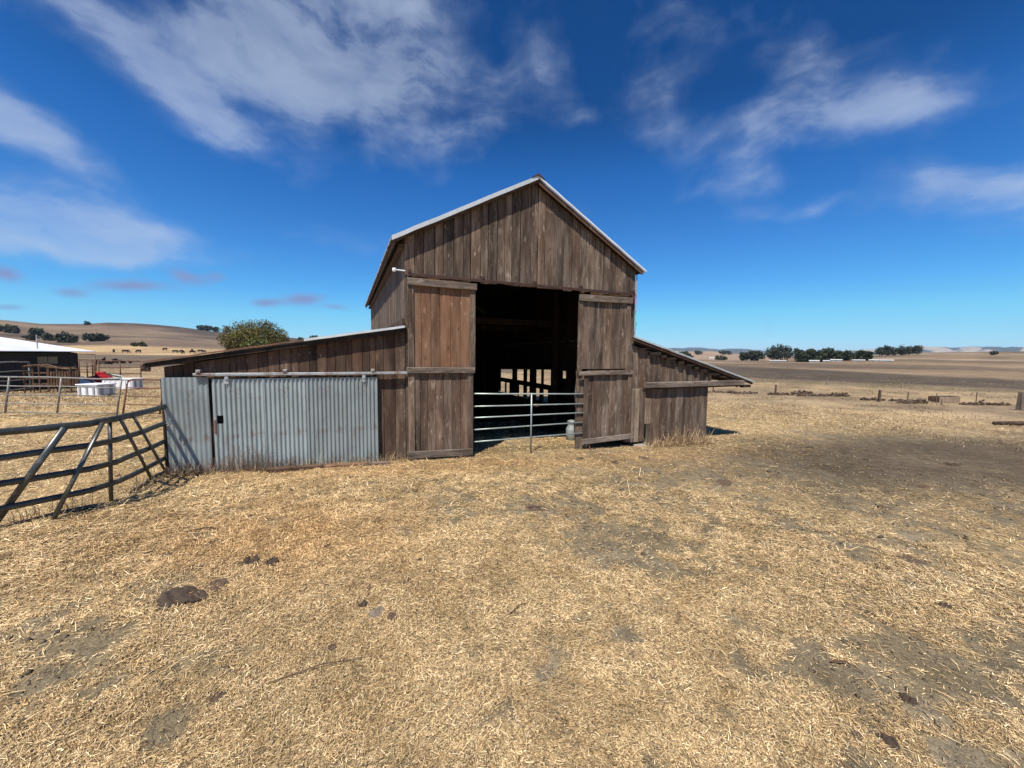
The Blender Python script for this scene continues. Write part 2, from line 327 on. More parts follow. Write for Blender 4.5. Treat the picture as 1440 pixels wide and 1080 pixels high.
def ground_mat():
    m, nt, b = new_mat('dry_pasture'); N, L = nt.nodes, nt.links
    a = N.new('ShaderNodeAttribute'); a.attribute_name = 'tint'
    tc = N.new('ShaderNodeTexCoord'); v = tc.outputs['Object']
    geo = N.new('ShaderNodeCameraData') if False else None
    fine = noise(nt, v, 110, 5, .75); strawn = noise(nt, v, 30, 6, .72); med = noise(nt, v, 4.5, 6, .65)
    big = noise(nt, v, .35, 6, .62); far = noise(nt, v, .045, 5, .6, (1, 1, 1)); huge = noise(nt, v, .012, 5, .6)
    def rng(x, lo, hi, f0=.3, f1=.7):
        k = N.new('ShaderNodeMapRange'); k.inputs['From Min'].default_value = f0; k.inputs['From Max'].default_value = f1
        k.inputs['To Min'].default_value = lo; k.inputs['To Max'].default_value = hi; L.new(x, k.inputs[0]); return k.outputs[0]
    k = mth(nt, 'MULTIPLY', rng(fine, .60, 1.40), rng(strawn, .70, 1.30))
    k = mth(nt, 'MULTIPLY', k, rng(med, .70, 1.30)); k = mth(nt, 'MULTIPLY', k, rng(big, .76, 1.24))
    k = mth(nt, 'MULTIPLY', k, rng(far, .82, 1.18)); k = mth(nt, 'MULTIPLY', k, rng(huge, .85, 1.15))
    cb = N.new('ShaderNodeCombineXYZ')
    for i in range(3): L.new(k, cb.inputs[i])
    c = mix(nt, 1.0, a.outputs['Color'], cb.outputs[0], 'MULTIPLY')
    L.new(c, b.inputs['Base Color']); b.inputs['Roughness'].default_value = .95; b.inputs['Specular IOR Level'].default_value = .05
    h = mth(nt, 'ADD', mth(nt, 'MULTIPLY', fine, .35), mth(nt, 'ADD', mth(nt, 'MULTIPLY', strawn, .6), mth(nt, 'MULTIPLY', med, 1.6)))
    bump(nt, b, h, 1.0, .035)
    return m
M['ground'] = ground_mat()

# ------------------------------------------------------------------ mesh helpers
def props(o, label=None, cat=None, group=None, kind=None):
    if label: o['label'] = label
    if cat: o['category'] = cat
    if group: o['group'] = group
    if kind: o['kind'] = kind
    return o
def mesh(name, verts, faces, mat, smooth=False, tint=None):
    me = bpy.data.meshes.new(name); me.from_pydata([tuple(map(float, v)) for v in verts], [], faces); me.materials.append(M[mat])
    if smooth: me.polygons.foreach_set('use_smooth', [True] * len(me.polygons))
    return me
def np_mesh(name, V, F, mat, tint=None, smooth=False):
    """V (n,3), F (m,k) all faces with k corners, tint (n,3) per vertex"""
    me = bpy.data.meshes.new(name); n = len(V); mF, k = F.shape
    me.vertices.add(n); me.vertices.foreach_set('co', V.astype(np.float32).ravel())
    me.loops.add(mF * k); me.loops.foreach_set('vertex_index', F.astype(np.int32).ravel())
    me.polygons.add(mF); me.polygons.foreach_set('loop_start', np.arange(0, mF * k, k, dtype=np.int32))
    if smooth: me.polygons.foreach_set('use_smooth', np.ones(mF, bool))
    me.update(calc_edges=True)
    if tint is not None:
        a = me.color_attributes.new('tint', 'FLOAT_COLOR', 'POINT')
        a.data.foreach_set('color', np.c_[tint, np.ones(n)].astype(np.float32).ravel())
    me.materials.append(M[mat]); return me
def link(name, me, parent=None, loc=(0, 0, 0), rot=(0, 0, 0)):
    o = bpy.data.objects.new(name, me); COL.objects.link(o); o.location = loc; o.rotation_euler = rot
    if parent: o.parent = parent
    return o
def empty(name, loc=(0, 0, 0), rz=0, parent=None):
    o = bpy.data.objects.new(name, None); COL.objects.link(o); o.location = loc; o.rotation_euler = (0, 0, rz); o.empty_display_size = .2
    if parent: o.parent = parent
    return o
class MB:
    def __init__(s): s.v = []; s.f = []
    def add(s, v, f):
        k = len(s.v); s.v += [tuple(map(float, p)) for p in v]; s.f += [[i + k for i in q] for q in f]; return s
    def box(s, x0, x1, y0, y1, z0, z1):
        return s.add([(x0, y0, z0), (x1, y0, z0), (x1, y1, z0), (x0, y1, z0), (x0, y0, z1), (x1, y0, z1), (x1, y1, z1), (x0, y1, z1)],
                     [(0, 3, 2, 1), (4, 5, 6, 7), (0, 1, 5, 4), (1, 2, 6, 5), (2, 3, 7, 6), (3, 0, 4, 7)])
    def cbox(s, x0, x1, y0, y1, z0, z1, c=.01):
        pts = []
        for z, q in ((z0, c), (z0 + c, 0), (z1 - c, 0), (z1, c)):
            for (x, y) in ((x0 + c, y0 + q), (x1 - c, y0 + q), (x1 - q, y0 + c), (x1 - q, y1 - c), (x1 - c, y1 - q), (x0 + c, y1 - q), (x0 + q, y1 - c), (x0 + q, y0 + c)):
                pts.append((x, y, z))
        f = [tuple(range(7, -1, -1)), tuple(range(24, 32))]
        for a in range(3):
            for i in range(8): f.append((a * 8 + i, a * 8 + (i + 1) % 8, a * 8 + 8 + (i + 1) % 8, a * 8 + 8 + i))
        return s.add(pts, f)
    def tube(s, pts, r, n=8, cap=True, flat=1.0):
        P = [Vector(p) for p in pts]; rings = []
        for i, p in enumerate(P):
            d = (P[min(i + 1, len(P) - 1)] - P[max(i - 1, 0)]).normalized()
            up = Vector((0, 0, 1)) if abs(d.z) < .9 else Vector((1, 0, 0))
            a = d.cross(up).normalized(); b = a.cross(d).normalized()
            rr = r[i] if isinstance(r, (list, tuple)) else r
            rings.append([p + a * (math.cos(2 * math.pi * k / n) * rr * flat) + b * (math.sin(2 * math.pi * k / n) * rr) for k in range(n)])
        v = [q for R_ in rings for q in R_]; f = []
        for i in range(len(P) - 1):
            for k in range(n): f.append((i * n + k, i * n + (k + 1) % n, (i + 1) * n + (k + 1) % n, (i + 1) * n + k))
        if cap: f.append(tuple(range(n - 1, -1, -1))); f.append(tuple(range((len(P) - 1) * n, len(P) * n)))
        return s.add(v, f)
    def lathe(s, prof, n=20, c=(0, 0, 0)):
        v = []; f = []
        for (r, z) in prof:
            for k in range(n): v.append((c[0] + r * math.cos(2 * math.pi * k / n), c[1] + r * math.sin(2 * math.pi * k / n), c[2] + z))
        for i in range(len(prof) - 1):
            for k in range(n): f.append((i * n + k, i * n + (k + 1) % n, (i + 1) * n + (k + 1) % n, (i + 1) * n + k))
        f.append(tuple(range(n - 1, -1, -1))); f.append(tuple(range((len(prof) - 1) * n, len(prof) * n)))
        return s.add(v, f)
    def build(s, name, mat, parent=None, loc=(0, 0, 0), rot=(0, 0, 0), smooth=False):
        return link(name, mesh(name, s.v, s.f, mat, smooth), parent, loc, rot)

# ------------------------------------------------------------------ ground
def build_ground():
    a1 = np.radians(np.linspace(-62, 62, 500)); a2 = np.radians(np.linspace(62, 298, 70)[1:-1])
    ang = np.concatenate([a1, a2]); na = len(ang)
    rr = np.concatenate([[.02, .3, .6, .9], np.geomspace(1.1, 30, 300), np.geomspace(30, 7300, 130)[1:]]); nr = len(rr)
    Rg, Ag = np.meshgrid(rr, ang, indexing='ij')
    X = Rg * np.sin(Ag); Y = Rg * np.cos(Ag); Z = terrain(X, Y)
    idx = np.arange(nr * na).reshape(nr, na); nx = np.roll(idx, -1, 1)
    F = np.stack([idx[:-1], idx[1:], nx[1:], nx[:-1]], -1).reshape(-1, 4)
    x = X.ravel(); y = Y.ravel(); r = Rg.ravel(); az = np.degrees(Ag.ravel()); az = np.where(az > 180, az - 360, az)
    c, dark, orange = cover(x, y)
    def C(*v): return np.array(v)[None, :]
    def lerp(a, b, k): return a * (1 - k[:, None]) + b * k[:, None]
    soil = C(.250, .203, .130) + (fbm(x * 2, y * 2, 71, 3)[:, None] - .5) * .06
    col = lerp(soil, C(.47, .335, .165), c * .70)
    col = lerp(col, C(.36, .20, .09), orange * .6)
    col = lerp(col, C(.105, .08, .055), dark * .9)
    n = fbm(x / 9, y / 9, 91, 5); n2 = fbm(x / 40, y / 40, 95, 4); n3 = fbm(x / 2.5, y / 2.5, 97, 4)
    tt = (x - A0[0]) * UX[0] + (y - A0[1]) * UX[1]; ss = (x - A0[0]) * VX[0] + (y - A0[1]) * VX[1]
    inb = ((tt > -3.7) & (tt < 5.6) & (ss < 11.4)) * sstep(1.6, 2.6, ss); col = lerp(col, C(.045, .034, .024), inb)  # barn floor: darker dirt, with the interior shade put into its colour
    # beyond the yard: paler pasture with darker patches
    past = lerp(C(.36, .265, .155), C(.235, .175, .115), sstep(.35, .7, n)); past = lerp(past, C(.15, .11, .072), sstep(.52, .68, n3) * .7); past = lerp(past, C(.42, .315, .18), sstep(.5, .7, fbm(x / 5, y / 1.6, 131, 4)) * .5)
    yard = sstep(17, 26, r)
    col = lerp(col, past, yard)
    # right: a fence line strip, then ploughed dark field and brown slope
    fen = (y - (51 - .84 * (x - 27.5)) + (n - .5) * 6)
    dk = sstep(-2, 2, fen) * sstep(76, 62, x + (n2 - .5) * 14 + (n - .5) * 5) * (x > 0)
    br = sstep(62, 76, x + (n2 - .5) * 14) * (x > 0) * sstep(-2, 4, fen)
    mead = sstep(-15, -9, fen) * (1 - dk) * (1 - br) * (x > 0) * .7
    col = lerp(col, lerp(C(.22, .175, .10), C(.12, .10, .062), sstep(.38, .65, n)), mead)
    col = lerp(col, C(.078, .062, .048), dk * .92)
    brc = lerp(C(.205, .150, .095), C(.135, .100, .070), sstep(.35, .65, n2))
    brc = lerp(brc, C(.30, .23, .16), sstep(.62, .72, fbm(x / 25, y / 90, 99, 4)) * .8)
    col = lerp(col, brc, br)
    # left: dark field, then pale stubble, then hills
    L = (x < 0) * sstep(50, 56, r + (n2 - .5) * 10) ; dkl = L * sstep(190, 176, r + (n2 - .5) * 22)
    col = lerp(col, lerp(C(.15, .118, .085), C(.10, .08, .06), n), dkl * .9)
    pal = (x < 0) * sstep(176, 190, r + (n2 - .5) * 22) * sstep(360, 300, r + (n2 - .5) * 60)
    col = lerp(col, lerp(C(.42, .30, .16), C(.27, .19, .11), sstep(.35, .7, n2)), pal)
    hill = sstep(300, 360, r + (n2 - .5) * 60) * (x < 0)
    hn = fbm(x / 70 + y / 300, y / 110, 101, 5); hn2 = fbm(x / 160, y / 160, 105, 4)
    hc = lerp(C(.150, .108, .078), C(.078, .060, .048), sstep(.36, .58, hn)); hc = lerp(hc, C(.20, .148, .10), sstep(.55, .7, hn2))
    col = lerp(col, hc, hill)
    midhill = sstep(320, 420, r) * (x > 0) * (az < 34)
    col = lerp(col, C(.30, .215, .15), midhill * .8)
    farr = sstep(1300, 1600, r); col = lerp(col, C(.10, .10, .09), farr)
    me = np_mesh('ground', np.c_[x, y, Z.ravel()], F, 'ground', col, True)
    props(link('ground', me), kind='structure', label='dry straw-littered farmyard running out to brown pasture and hills')
build_ground()

def build_mountains():
    MTN = [(10, .016), (18.28, 0.018), (21.99, 0.0192), (23.78, 0.0193), (25.08, 0.021), (26.37, 0.0202), (28.04, 0.017), (30.45, 0.0187), (32.0, 0.0156), (34.94, 0.0118), (38.33, 0.0125), (41.42, 0.0144), (43.14, 0.0171), (44.78, 0.0184), (46.31, 0.0221), (47.78, 0.0212), (48.95, 0.0199), (50.05, 0.0215), (51.32, 0.0201), (52.91, 0.0199), (60, .021), (75, .012)]
    az = np.linspace(10, 75, 520); R0 = 6000
    E = np.interp(az, [m[0] for m in MTN], [m[1] for m in MTN]) + (fbm(az * 2.2, az * 0, 3, 4) - .5) * .0022
    rows = 26; V = []; T = []
    for j in range(rows):
        k = j / (rows - 1); r = 4200 + k * 1800
        h = -20 + (E * R0 + 22) * (k ** .8) + (fbm(az * 1.3, np.full_like(az, k * 5), 8, 4) - .5) * 60 * math.sin(math.pi * k)
        a = np.radians(az); V.append(np.c_[r * np.sin(a), r * np.cos(a), h])
        n = fbm(az * .9, np.full_like(az, k * 2.5 + 2), 12, 5); pale = sstep(.50, .62, n) * sstep(30, 38, az) * (k > .2)
        t = np.array([.060, .075, .070])[None] * (1 - pale[:, None]) + np.array([.33, .285, .23])[None] * pale[:, None]
        T.append(t)
    V = np.concatenate(V); T = np.concatenate(T); n = len(az)
    # back side
    b = V[-n:].copy(); b[:, 0] *= 1.2; b[:, 1] *= 1.2; b[:, 2] = -30; V = np.concatenate([V, b]); T = np.concatenate([T, T[-n:]])
    i = np.arange((rows + 1) * n).reshape(rows + 1, n)
    F = np.stack([i[:-1, :-1], i[:-1, 1:], i[1:, 1:], i[1:, :-1]], -1).reshape(-1, 4)
    props(link('distant_hills', np_mesh('distant_hills', V, F, 'hill', T, True)), kind='structure', label='far blue hills with pale grass slopes on the horizon')
build_mountains()

# ------------------------------------------------------------------ barn
BARN = empty('wooden_barn', to_world(0, 0, 0), TH)
props(BARN, 'tall weathered wooden barn with sliding doors and low lean-tos on both sides', 'barn')
TKB = .024
def board(parent, quad, s=0.0, thick=TKB, mat='wood', name='plank', axis='t', jit=.005, c=.007):
    """quad: front outline (a,z) x4 (bl, br, tr, tl); axis 't' = on a wall facing -v, 's' = on a wall facing -u (a runs along s)"""
    (a0, zb0), (a1, zb1), (a1b, zt1), (a0b, zt0) = quad
    ds = random.uniform(-jit, jit); oa, oz = (a0 + a1) / 2, (zb0 + zb1) / 2
    ring = [(a0, zb0), (a1, zb1), (a1b, zt1), (a0b, zt0)]
    inner = [(a0 + c, zb0 + c), (a1 - c, zb1 + c), (a1b - c, zt1 - c), (a0b + c, zt0 - c)]
    v = []
    for rg, d in ((ring, thick), (ring, c), (inner, 0)):
        for a, z in rg:
            p = (a - oa, d + ds, z - oz)
            if axis == 's': p = (p[1], -p[0], p[2])
            v.append(p)
    f = [(3, 2, 1, 0), (8, 9, 10, 11)]
    for k in range(4):
        j = (k + 1) % 4; f += [(k, j, 4 + j, 4 + k), (4 + k, 4 + j, 8 + j, 8 + k)]
    if axis == 's':
        return link(name, mesh(name, v, [tuple(reversed(q)) for q in f] if False else f, mat), parent, (s, oa, oz))
    return link(name, mesh(name, v, f, mat), parent, (oa, s, oz))
def widths(a, b, w0, w1):
    xs = [a]
    while xs[-1] < b - w0 * .6:
        xs.append(xs[-1] + random.uniform(w0, w1))
    k = (b - a) / (xs[-1] - a); return [a + (x - a) * k for x in xs]

def roof_z(t):     # top of the boards under the main roof
    zl = 5.83 - (2.78 - t) * .537; zr = 5.83 - (t - 2.78) * .565
    return min(zl, zr) - .02
def leanL_z(t): return 2.53 + t * (2.53 - 1.84) / 3.76
def leanR_z(t): return 2.42 - (t - 5.6) * .262
W = 5.62; D = 11.4
# gable boards over the doors
xs = widths(0.0, W, .16, .27)
xs = sorted(xs + [2.78]); xs = [x for i, x in enumerate(xs) if i == 0 or x - xs[i - 1] > .06]
for a, b in zip(xs[:-1], xs[1:]):
    zb = 3.60 + random.uniform(-.03, .01)
    gp = random.choice([.004, .006, .009, .013])
    board(BARN, [(a + .0015, zb), (b - gp, zb), (b - gp, roof_z(b)), (a + .0015, roof_z(a))], c=.009)
# corner strips and the boards beside the doors
board(BARN, [(0.0, -.16), (.13, -.16), (.13, 3.62), (0, 3.62)], s=-.018, mat='wood')
board(BARN, [(5.40, -.10), (W, -.12), (W, 3.62), (5.40, 3.62)], s=-.010, mat='wood')
for a, b in ((.13, .42), (.42, .70), (.70, 1.0), (1.0, 1.27)):
    board(BARN, [(a, -.14), (b - .005, -.14), (b - .005, 3.60), (a, 3.60)], mat='wood_dark', s=.004)
for a, b in ((4.30, 4.55), (4.55, 4.84), (4.84, 5.10), (5.10, 5.40)):
    board(BARN, [(a, -.05), (b - .005, -.05), (b - .005, 3.60), (a, 3.60)], mat='wood_dark', s=.004)
# left wall of the main barn
ys = widths(0.02, D, .17, .30)
for i, (a, b) in enumerate(zip(ys[:-1], ys[1:])):
    g_ = random.choice([.002, .004, .004, .012])
    board(BARN, [(a, -.1), (b - g_, -.1), (b - g_, 4.37 + random.uniform(-.01, .0)), (a, 4.37)], s=-.0, axis='s', mat='wood')
# back wall
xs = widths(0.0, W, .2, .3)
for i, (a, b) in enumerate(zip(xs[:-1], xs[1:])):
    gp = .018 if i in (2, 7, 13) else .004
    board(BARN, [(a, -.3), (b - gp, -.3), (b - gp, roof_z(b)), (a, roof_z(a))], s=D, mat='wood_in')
# right wall with the open bays of the feed bunk
def swall(s0, s1, z0, z1, mat='wood_in', thick=.03, t=W - .03, name='plank'):
    board(BARN, [(s0, z0), (s1, z0), (s1, z1), (s0, z1)], s=t, axis='s', mat=mat, thick=thick, name=name, jit=.001)
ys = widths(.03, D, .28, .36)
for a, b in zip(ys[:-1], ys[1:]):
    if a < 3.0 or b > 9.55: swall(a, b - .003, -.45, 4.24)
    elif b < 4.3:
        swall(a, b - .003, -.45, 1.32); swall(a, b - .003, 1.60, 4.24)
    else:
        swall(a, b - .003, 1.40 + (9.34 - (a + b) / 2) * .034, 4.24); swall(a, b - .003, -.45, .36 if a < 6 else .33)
swall(3.0, 3.13, 1.32, 1.6); swall(3.43, 4.12, 1.32, 1.6)
for s0, s1 in ((4.12, 4.24), (5.58, 5.96), (6.42, 6.55), (7.42, 7.72), (9.34, 9.55)):
    swall(s0, s1, .35, 1.72, thick=.12, name='post')
swall(4.24, 9.34, .83, 1.02, name='rail', thick=.05, t=W - .045)
for s0, s1 in ((4.26, 4.41), (4.96, 5.08), (6.33, 6.50), (7.0, 7.18), (7.64, 7.80), (7.88, 8.41)[:2] if False else (7.88, 8.0), (8.41, 8.54), (9.2, 9.34)):
    swall(s0, s1, .35, .83, name='picket', thick=.04, t=W - .04)
# inner posts and beams
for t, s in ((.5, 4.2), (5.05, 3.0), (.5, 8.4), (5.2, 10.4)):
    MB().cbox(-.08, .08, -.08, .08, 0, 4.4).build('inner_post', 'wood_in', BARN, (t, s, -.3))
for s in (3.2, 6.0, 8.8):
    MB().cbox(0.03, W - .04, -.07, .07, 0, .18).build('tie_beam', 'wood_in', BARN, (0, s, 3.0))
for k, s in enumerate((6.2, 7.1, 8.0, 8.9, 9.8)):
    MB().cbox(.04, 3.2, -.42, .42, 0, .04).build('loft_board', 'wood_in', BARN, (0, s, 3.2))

# left lean-to front
xs = widths(-3.74, -.56, .10, .19)
for a, b in zip(xs[:-1], xs[1:]):
    board(BARN, [(a, 1.665 + random.uniform(-.02, .0)), (b - .005, 1.665), (b - .005, leanL_z(b)), (a, leanL_z(a))], mat='wood_dark')
xs = widths(-.56, -.002, .12, .2)
for a, b in zip(xs[:-1], xs[1:]):
    board(BARN, [(a, -.12), (b - .005, -.12), (b - .005, leanL_z(b)), (a, leanL_z(a))], mat='wood' if a > -.4 else 'wood_dark')
ys = widths(.02, D, .3, .4)
for a, b in zip(ys[:-1], ys[1:]):
    board(BARN, [(a, -.1), (b - .005, -.1), (b - .005, 1.8), (a, 1.8)], s=-3.74, axis='s', mat='wood_dark')
xs = widths(-3.74, 0, .3, .4)
for a, b in zip(xs[:-1], xs[1:]):
    board(BARN, [(a, -.1), (b - .005, -.1), (b - .005, leanL_z(b)), (a, leanL_z(a))], s=D, mat='wood_dark')
# right lean-to front: upper boards, header beam, lower boards
xs = widths(5.63, 8.37, .15, .24)
for a, b in zip(xs[:-1], xs[1:]):
    board(BARN, [(a, 1.26), (b - .005, 1.26), (b - .005, leanR_z(b) - .05), (a, leanR_z(a) - .05)], mat='wood')
board(BARN, [(8.37, 1.36), (8.47, 1.36), (8.47, leanR_z(8.47) - .05), (8.37, leanR_z(8.37) - .05)], mat='wood_pale', s=.02)
xs = widths(6.27, 8.34, .15, .24)
for i, (a, b) in enumerate(zip(xs[:-1], xs[1:])):
    zb = -.50 - .0 * a
    board(BARN, [(a, zb), (b - .005, zb), (b - .005, 1.256), (a, 1.256)], mat='wood')
for a, b, m_ in ((5.62, 5.74, 'wood'), (5.74, 5.88, 'wood_pale'), (5.88, 6.0, 'wood'), (6.0, 6.07, 'wood')):
    board(BARN, [(a, -.14), (b - .005, -.14), (b - .005, 1.25), (a, 1.25)], mat=m_, s=-.004)
board(BARN, [(6.07, .32), (6.265, .32), (6.265, 1.0), (6.07, 1.0)], mat='wood_pale', s=-.006)
board(BARN, [(6.07, 1.0), (6.267, 1.0), (6.267, 1.256), (6.07, 1.256)], mat='wood_dark')
board(BARN, [(6.13, -.5), (6.265, -.5), (6.265, .32), (6.13, .32)], mat='wood')
MB().cbox(6.0, 9.66, -.13, -.035, 1.275, 1.42, .008).build('header_beam', 'wood_h', BARN)
MB().cbox(5.95, 9.6, -.034, -.003, 1.23, 1.30, .006).build('header_beam', 'wood_dark', BARN)
# posts holding the open outer side of the right lean-to
for s in (2.6, 5.3, 10.2):
    MB().cbox(-.06, .06, -.06, .06, 0, 2.1).build('post', 'wood_in', BARN, (8.4, s, -.5))
for s in np.linspace(.25, D, 9):
    n = .07
    MB().add([(5.6, s, leanR_z(5.6) - .12), (9.9, s, leanR_z(9.9) - .12), (9.9, s + .05, leanR_z(9.9) - .12), (5.6, s + .05, leanR_z(5.6) - .12),
              (5.6, s, leanR_z(5.6) - .02), (9.9, s, leanR_z(9.9) - .02), (9.9, s + .05, leanR_z(9.9) - .02), (5.6, s + .05, leanR_z(5.6) - .02)],
             [(0, 3, 2, 1), (4, 5, 6, 7), (0, 1, 5, 4), (1, 2, 6, 5), (2, 3, 7, 6), (3, 0, 4, 7)]).build('rafter', 'wood_dark', BARN)
# barn floor edge
MB().cbox(2.3, 3.9, -.10, .12, -.36, -.165, .02).build('concrete_sill', 'concrete', BARN)
MB().cbox(.02, 1.15, -.30, -.02, -.28, -.085, .02).build('concrete_sill', 'concrete', BARN)
MB().cbox(5.75, 6.05, -.16, 0.05, -.42, -.2, .02).build('concrete_sill', 'concrete', BARN)

# corrugated sheet: X across the ridges, Z along them
def corr_mesh(w, h, pitch=.068, amp=.0135, rows=1, holes=(), mat='galv', dent=0.0, seg=8, wav=0.0):
    n = max(2, int(round(w / pitch * seg))); X = np.linspace(0, w, n + 1); Zs = np.linspace(0, h, rows + 1)
    V = []; F = []
    for side in (0, 1):
        for z in Zs:
            y = amp * np.cos(2 * np.pi * X / pitch) + side * .0016 + dent * (fbm(X * 2.2, np.full_like(X, z * 1.7 + w), 5, 3) - .5) \
                + wav * (fbm(X * 9, np.full_like(X, 3.3 + w), 9, 2) - .5) * (1 if z in (Zs[0], Zs[-1]) else 0)
            zz = z + (wav * 2 * (fbm(X * 6, np.full_like(X, z + 1.3), 15, 2) - .5) if wav and z in (Zs[0], Zs[-1]) else 0)
            V.append(np.c_[X, y, np.broadcast_to(zz, X.shape)])
    V = np.concatenate(V); m_ = n + 1; half = (rows + 1) * m_
    for j in range(rows):
        for i in range(n):
            if any(a <= X[i] < b and c <= Zs[j] < d for a, b, c, d in holes): continue
            a = j * m_ + i; F.append((a, a + 1, a + m_ + 1, a + m_)); F.append((half + a + m_, half + a + m_ + 1, half + a + 1, half + a))
    for j in range(rows):
        a = j * m_; F.append((a, a + m_, half + a + m_, half + a)); a = j * m_ + n; F.append((half + a, half + a + m_, a + m_, a))
    return np_mesh('corrugated_sheet', V, np.array(F), mat, None, True)
# fixed sheet at the corner and the sliding metal door
link('corrugated_sheet', corr_mesh(.605, 1.68, rows=6, dent=.09, amp=.0065), BARN, (-3.76, -.05, .0))
MB().cbox(-3.16, -3.09, -.02, .03, -.1, 1.66, .004).build('dark_edge_post', 'wood_in', BARN)  # dark strip filling the gap beside the sliding door, painted as its shade
MB().cbox(-3.775, -3.745, -.06, .02, -.05, 1.66, .004).build('dark_edge_post', 'wood_in', BARN)
DOORM = empty('sliding_metal_door', (-3.11, -.085, .02), 0, BARN); DOORM['label'] = 'sliding door of galvanised corrugated sheets with a square hand hole'
xs = [0, .70, 1.36, 1.98, 2.545]
for i in range(4):
    w_ = xs[i + 1] - xs[i] + .03
    holes = ((.045, .135, .83, .97),) if i == 0 else ()
    o = link('corrugated_sheet', corr_mesh(w_, 1.63, rows=24 if i == 0 else 6, dent=.012, holes=holes), DOORM, (xs[i], .003 * (i % 2), 0))
MB().cbox(.04, .6, .06, .09, .8, 1.0, .004).build('brace', 'wood_in', DOORM)  # dark backing behind the hand hole, shade put into its colour
MB().cbox(.05, 2.5, .02, .05, 1.5, 1.62, .004).build('brace', 'wood_in', DOORM)
MB().cbox(.012, .042, -.02, -.004, .72, .95, .004).build('latch', 'rust', DOORM)
for i in range(5):
    pass
MB().cbox(-3.34, .01, -.13, -.105, 1.70, 1.745, .004).cbox(-3.34, .01, -.105, -.06, 1.735, 1.745, .002).build('door_track', 'galv_rail', BARN)
for t in (-3.27, -2.055, -.616):
    MB().cbox(t - .03, t + .03, -.14, -.004, 1.746, 1.80, .004).tube([(t, -.15, 1.775), (t, -.13, 1.775)], .012, 6).build('track_bracket', 'galv_rail', BARN)
for t in (-2.9, -.78):
    MB().cbox(t - .03, t + .03, -.112, -.100, 1.56, 1.70, .003).tube([(t, -.125, 1.66), (t, -.112, 1.66)], .028, 12).build('roller', 'galv_rail', BARN)
# backing behind the metal door (the lean-to is dark inside)
for i, a in enumerate(np.linspace(-3.10, -.6, 9)[:-1]):
    pass

# roofs
def roof_panel(t0, z0, t1, z1, s0, s1, count, mat='rooftop'):
    """corrugated roofing laid up the slope from eave (t0,z0) to ridge (t1,z1)"""
    ln = math.hypot(t1 - t0, z1 - z0); ang = math.atan2(z1 - z0, t1 - t0); st = (s1 - s0) / count
    X_ = Vector((0, 1, 0)); Z_ = Vector((math.cos(ang), 0, math.sin(ang))); Y_ = Z_.cross(X_)
    me = corr_mesh(st + .03, ln, rows=2, mat=mat, seg=5, wav=.02)
    for k in range(count):
        o = link('roofing_sheet', me, BARN)
        lift = Y_ * (-1 if Y_.z < 0 else 1) * (.004 * (k % 2))
        m4 = Matrix((X_, Y_, Z_)).transposed().to_4x4(); m4.translation = Vector((t0, s0 + k * st, z0)) + lift
        o.matrix_local = m4
roof_panel(-.26, 4.245, 2.80, 5.895, -.13, D + .15, 8)
roof_panel(5.80, 4.175, 2.76, 5.895, -.13, D + .15, 8)
roof_panel(-3.92, 1.895, .0, 2.60, -.10, D + .1, 8)
roof_panel(10.05, 1.36, 5.58, 2.55, -.12, D + .1, 8)
def sheathing(t0, z0, t1, z1, s0, s1, n, drop):
    dt, dz = (t1 - t0) / n, (z1 - z0) / n
    for k in range(n):
        a, b = t0 + dt * k + .004, t0 + dt * (k + 1) - .004; za, zb_ = z0 + dz * k - drop, z0 + dz * (k + 1) - drop
        if a > b: a, b, za, zb_ = b, a, zb_, za
        MB().add([(a, s0, za - .02), (b, s0, zb_ - .02), (b, s1, zb_ - .02), (a, s1, za - .02), (a, s0, za), (b, s0, zb_), (b, s1, zb_), (a, s1, za)],
                 [(0, 3, 2, 1), (4, 5, 6, 7), (0, 1, 5, 4), (1, 2, 6, 5), (2, 3, 7, 6), (3, 0, 4, 7)]).build('roof_board', 'wood_in', BARN)
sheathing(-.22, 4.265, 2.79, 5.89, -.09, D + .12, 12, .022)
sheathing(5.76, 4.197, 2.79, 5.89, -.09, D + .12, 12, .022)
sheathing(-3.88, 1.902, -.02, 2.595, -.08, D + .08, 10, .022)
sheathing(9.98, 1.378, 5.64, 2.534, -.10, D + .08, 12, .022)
def slope_bar(name, t0, z0, t1, z1, s0, s1, hgt, mat, n=1, wob=0.0):
    """a bar along a rake: its top follows the line (t,z)"""
    mb = MB(); P = []
    for k in range(n + 1):
        f = k / n; t = t0 + (t1 - t0) * f; z = z0 + (z1 - z0) * f + (random.uniform(-wob, wob) if 0 < k < n else 0)
        P += [(t, s0, z - hgt), (t, s1, z - hgt), (t, s1, z), (t, s0, z)]
    f_ = [(3, 2, 1, 0), tuple(4 * n + i for i in range(4))]
    for k in range(n):
        for i in range(4): f_.append((4 * k + i, 4 * k + (i + 1) % 4, 4 * k + 4 + (i + 1) % 4, 4 * k + 4 + i))
    mb.add(P, f_); return mb.build(name, mat, BARN)
slope_bar('rake_trim', -.25, 4.285, 2.78, 5.925, -.165, -.135, .085, 'roofmetal', 14, .006)
slope_bar('rake_trim', 2.785, 5.92, 5.81, 4.205, -.165, -.135, .045, 'roofmetal', 14, .004)
slope_bar('barge_board', -.20, 4.235, 2.78, 5.845, -.128, -.10, .06, 'wood_dark', 6)
slope_bar('barge_board', 2.785, 5.865, 5.72, 4.205, -.130, -.095, .10, 'wood_dark', 6)
slope_bar('rake_trim', -1.75, 2.335, -.03, 2.635, -.14, -.11, .042, 'roofmetal', 8, .004)
slope_bar('rake_trim', -3.95, 1.935, -1.76, 2.325, -.135, -.11, .022, 'rust', 8, .004)
slope_bar('barge_board', -3.95, 1.90, -.02, 2.575, -.105, -.03, .07, 'wood_in', 8, .004)
